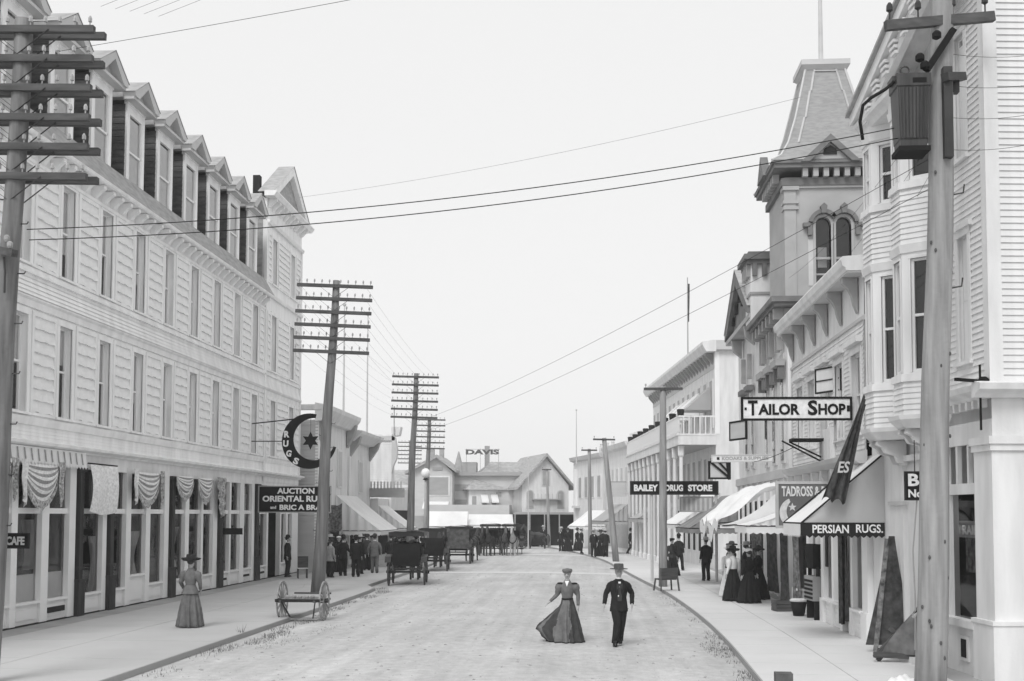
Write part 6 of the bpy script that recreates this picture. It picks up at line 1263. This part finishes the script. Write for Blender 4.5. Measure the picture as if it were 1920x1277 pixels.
def horse(label, loc, rz, m, group='horses standing at the far kerb', first={}):
    o = thing('horse', label, 'horse', loc, rz, group)
    if m.name not in first: first[m.name] = horse_mesh(m)
    put('body', first[m.name], o)
    MB().tube([(0, .98, 1.25), (0, 1.10, 1.05), (0, 1.12, .7), (0, 1.08, .45)], [.04, .07, .08, .02], 7).build('tail', HAIR, o, True)
    MB().grid(lambda u, v: ((v - .5) * .06 + .10 * v, -.55 - .42 * u, 1.66 + .32 * u - .2 * v), 8, 3).build('mane', HAIR, o, True)
    MB().tube([(.26 * math.cos(a), -.60 + .12 * math.sin(a), 1.22 + .32 * math.sin(a)) for a in pl(0, 6.28, 16)], .035, 6).build('collar', M_LEATH, o, True)
    m_ = MB()
    for y, r in ((-.1, .315), (.62, .30)): m_.tube([(r * .95 * math.cos(a), y, 1.13 + r * math.sin(a)) for a in pl(0, 6.28, 18)], .018, 5)
    for s in (-1, 1): m_.tube([(s * .28, -.55, 1.2), (s * .31, .1, 1.12), (s * .30, 1.0, 1.0)], .018, 5)
    m_.build('harness', M_LEATH, o, kind='stuff')
    return o
def wheel(par, c, r, m, m2, spokes=12, w=.05):
    """wheel in the local yz plane"""
    rim = MB(); n = 24
    for ra, rb, mm in ((r, r - .05, 0),):
        for i in range(n):
            a, b = 2 * math.pi * i / n, 2 * math.pi * (i + 1) / n
            p = [(math.cos(t) * q, math.sin(t) * q) for t, q in ((a, ra), (b, ra), (b, rb), (a, rb))]; rim.prism(p, -w / 2, w / 2, 'x')
    o = put('wheel', cached(('rim', r, w, m2.name), lambda: rim.mesh('wheel', m2)), par, c)
    sp = MB()
    for i in range(spokes):
        a = 2 * math.pi * i / spokes; sp.bar((0, .05 * math.cos(a), .05 * math.sin(a)), (0, (r - .04) * math.cos(a), (r - .04) * math.sin(a)), .03)
    put('spokes', cached(('sp', r, spokes, m.name), lambda: sp.mesh('spokes', m)), o)['kind'] = 'stuff'
    put('hub', cached(('hub', r), lambda: MB().tube([(-.11, 0, 0), (.11, 0, 0)], [.07, .055], 10).mesh('hub', M_CARR)), o); return o
def carriage(label, loc, rz, group='carriages waiting along the left kerb', roof=True, wagon=False):
    """open road carriage, front towards -y (so the rear shows when rz=180)"""
    o = thing('carriage', label, 'carriage', loc, rz, group)
    for s in (-1, 1): wheel(o, (s * .72, 1.0, .56), .56, M_WHEEL, M_TYRE, 14); wheel(o, (s * .70, -.75, .46), .46, M_WHEEL, M_TYRE, 12)
    m = MB(); m.bar((-.72, 1.0, .56), (.72, 1.0, .56), .07); m.bar((-.7, -.75, .46), (.7, -.75, .46), .07); m.bar((0, 1.0, .56), (0, -.75, .50), .06); m.build('running_gear', M_CARR, o, kind='stuff')
    m = MB(); m.prism([(-1.1, .78), (1.25, .78), (1.30, 1.02), (.75, 1.02), (.55, .86), (-.5, .86), (-.7, 1.0), (-1.1, 1.15)], -.52, .52, 'x'); m.build('body', M_CARR, o)
    for y, h in ((.78, 1.62), (-.18, 1.6)):
        s_ = MB().box(-.52, .52, y - .45, y + .05, 1.04, 1.16).build('seat', M_LEATH, o); MB().grid(lambda u, v: ((u - .5) * 1.12, y + .06 + .10 * v + .02 * math.sin(u * 25), 1.10 + (h - 1.10) * v), 16, 4).build('seat_back', M_LEATH, s_, True)
        for s in (-1, 1): MB().tube([(s * .54, y + .1, h - .1), (s * .56, y - .2, 1.38), (s * .55, y - .42, 1.3)], .035, 6).build('arm_rest', M_LEATH, s_, True)
    m = MB(); m.grid(lambda u, v: ((u - .5) * 1.1, 1.33 + .05 * math.sin(v * 3.1), .84 + .85 * v), 8, 6); m.build('rear_apron', M_LEATH, o, True); MB().box(-.5, .5, 1.36, 1.40, .66, .74).build('rear_step', M_CARR, o)
    for s in (-1, 1):
        MB().rings([[(s * .72 + dx, y, z) for dx, y, z in ((-.12, a, b), (.12, a, b), (.12, a, b + .02), (-.12, a, b + .02))] for a, b in ((1.62, .95), (1.45, 1.16), (1.0, 1.24), (.55, 1.12), (.4, .95))]).build('mudguard', M_CARR, o)
        MB().lathe([(.05, 0), (.07, .04), (.07, .16), (.02, .22)], (s * .66, .3, 1.5), 8).build('lamp', M_CARR, o)
    if roof:
        for s in (-1, 1):
            for y in (1.1, .2, -.7): MB().tube([(s * .55, y, 1.1), (s * .60, y + .03, 2.1)], .016, 5).build('roof_post', M_CARR, o)
        MB().grid(lambda u, v: ((u - .5) * 1.42, -.95 + 2.35 * v, 2.14 + .08 * (1 - (2 * u - 1) ** 2)), 8, 4).build('roof', M_LEATH, o, True)
        m = MB(); P_ = [(-.71, 1.4), (.71, 1.4), (.71, -.95), (-.71, -.95), (-.71, 1.4)]
        for (a, b), (c, d_) in zip(P_, P_[1:]): m.poly((a, b, 2.15), (c, d_, 2.15), (c, d_, 1.99), (a, b, 1.99))
        m.build('fringe', M_CARR if not wagon else C_DK, o)
    if wagon: MB().grid(lambda u, v: ((u - .5) * 1.36, 1.42 + .04 * math.sin(u * 9), .9 + 1.1 * v), 10, 6).build('rear_curtain', mat('worn_wagon_curtain', .09, .9, .4, (5, 5, 5), .2, 30), o, True)
    m = MB()
    for s in (-1, 1): m.tube([(s * .35, -.9, .6), (s * .36, -1.6, .85), (s * .33, -2.9, 1.05)], .03, 6)
    m.build('shaft', M_CARR, o, kind='stuff'); return o
carriage('nearest black carriage with fringed roof, seen from behind at the left kerb', (-7.42, 45.9, -.11), 185)
horse('dark horse harnessed to the nearest black carriage', (-7.6, 48.9, -.1), 185, H_DK)
def passenger(label, loc, rz, coat, hatm, hk='bowler', sex=0):
    kn = ((-.12, -.45, .95), (.12, -.45, .95)); an = ((-.12, -.5, .52), (.12, -.5, .52)); el = ((-.24, -.02, 1.16), (.24, -.02, 1.16)); wr = ((-.14, -.28, 1.08), (.14, -.28, 1.08))
    return man(label, loc, rz, coat, C_BLK, hk, hatm, el, wr, (kn, an), beard=False, group='passengers in the nearest carriage')
passenger('passenger in black bowler on the left of the carriage seat', (-7.72, 46.45, .15), 185, C_BLK, C_BLK); passenger('passenger with a pale hat on the right of the carriage seat', (-7.2, 46.5, .13), 185, C_DK, C_STRAW, 'brim')
passenger('driver in a dark hat on the front seat of the nearest carriage', (-7.45, 47.4, .2), 185, C_DK, C_BLK, 'wide')
carriage('second black carriage standing just ahead of the nearest one', (-7.9, 57.0, -.11), 184)
horse('dark horse between the second and third carriages', (-8.1, 60.0, -.1), 184, H_DK)
carriage('third carriage with tall closed back, half way down the left kerb', (-7.55, 65.2, -.1), 181, wagon=True)
horse('brown horse at the left of the third carriage', (-8.9, 68.0, -.1), 10, H_BR); horse('dark horse just beyond the third carriage', (-7.1, 68.2, -.1), 168, H_DK)
horse('left horse of the dark pair facing down the street', (-7.35, 76.5, -.1), 8, H_DK); horse('right horse of the dark pair facing down the street', (-6.75, 76.3, -.1), -6, H_DK)
carriage('far carriage behind the dark pair of horses', (-7.0, 79.6, -.1), 2)
horse('brown horse facing the camera left of the pale one', (-5.85, 76.7, -.1), 12, H_BR); horse('pale horse at the right end of the row facing the camera', (-5.15, 76.6, -.1), -4, H_GR)
carriage('farthest right carriage with light roof frame behind the pale horse', (-5.5, 79.8, -.1), 4)
horse('dark horse standing side on in front of the far canopy', (-4.4, 92.5, -.1), -80, H_DK); carriage('small dark wagon side on in front of the far canopy', (-6.6, 92.8, -.1), -84, roof=False)
# hand cart at the left kerb
o = thing('handcart', 'two wheeled handcart with flat bed parked at the left kerb by the leaning pole', 'handcart', (-7.72, 30.0, -.10), -1)
for s in (-1, 1): wheel(o, (s * .58, 0, .53), .53, M_WHEEL_P, M_WHEEL_P, 14, .035)
MB().bar((-.62, 0, .53), (.62, 0, .53), .05).build('axle', M_CARR, o)
for k in range(6): MB().box(-.50, .50, -.55 + k * .19, -.55 + k * .19 + .14, .56, .60).build('bed_slat', M_WHEEL_P if k % 2 else M_ARM, o)
for s in (-1, 1): MB().bar((s * .46, -.62, .55), (s * .46, 1.05, .50), .06).build('side_rail', M_ARM, o); MB().bar((s * .30, -.1, .05), (s * .46, -.5, .54), .03).build('prop', M_IRON, o)
MB().bar((-.52, .98, .66), (.52, .98, .66), .05).build('handle', M_ARM, o); MB().bar((-.60, -.58, .57), (.60, -.58, .57), .06, .08).build('front_bar', P_DK, o); MB().bar((-.3, -.3, .06), (.5, -.3, .06), .03).build('foot_bar', M_WHEEL_P, o)
for k in range(5): MB().ell((-.36 + k * .17, -.25 + .05 * (k % 2), .645), .06, .05, .05, 8, 5).build('roller', M_WHEEL_P, o, True)
o = thing('chair', 'small chair at the wall with pale seat beside the clapboard corner', 'chair', (-12.3, 47.6, 0), 200)
MB().box(-.22, .22, -.22, .22, .42, .46).build('seat', C_WH, o); MB().box(-.22, .22, .19, .22, .46, .95).build('backrest', M_ARM, o)
for x in (-.19, .19):
    for y in (-.19, .19): MB().box(x - .02, x + .02, y - .02, y + .02, 0, .42).build('leg', M_ARM, o)
# wooden bench by the slim pole
o = thing('bench', 'small wooden bench with slanting back board at the right kerb by the slim pole', 'bench', (2.83, 41.3, 0), 25)
MB().add([(-.34, -.12, .42), (.34, -.12, .42), (.34, -.24, .84), (-.34, -.24, .84), (-.34, -.08, .42), (.34, -.08, .42), (.34, -.2, .84), (-.34, -.2, .84)], [(0, 1, 2, 3), (7, 6, 5, 4), (0, 4, 5, 1), (3, 2, 6, 7), (0, 3, 7, 4), (1, 5, 6, 2)]).build('backrest', M_ARM, o)
MB().box(-.34, .34, -.08, .34, .40, .45).build('seat', M_ARM, o)
for x, y, dx, dy in ((-.32, -.1, -.04, -.1), (.32, -.1, .06, -.1), (-.32, .3, -.04, .06), (.32, .3, .06, .06)): MB().bar((x + dx, y + dy, 0), (x, y, .84 if y < 0 else .44), .05).build('leg', M_ARM, o)
# ---------------------------------------------------------------- air: thin summer haze
hz = MB().box(-260, 260, -70, 330, -1.2, 27).build('haze', None); hz['kind'] = 'stuff'
hm = bpy.data.materials.new('haze'); hm.use_nodes = True; hn = hm.node_tree; hn.nodes.remove(hn.nodes['Principled BSDF'])
pv = hn.nodes.new('ShaderNodeVolumePrincipled'); pv.inputs['Color'].default_value = (.95, .95, .95, 1); pv.inputs['Density'].default_value = .0007; pv.inputs['Anisotropy'].default_value = .55
hn.links.new(pv.outputs[0], hn.nodes['Material Output'].inputs['Volume']); hz.data.materials.append(hm)
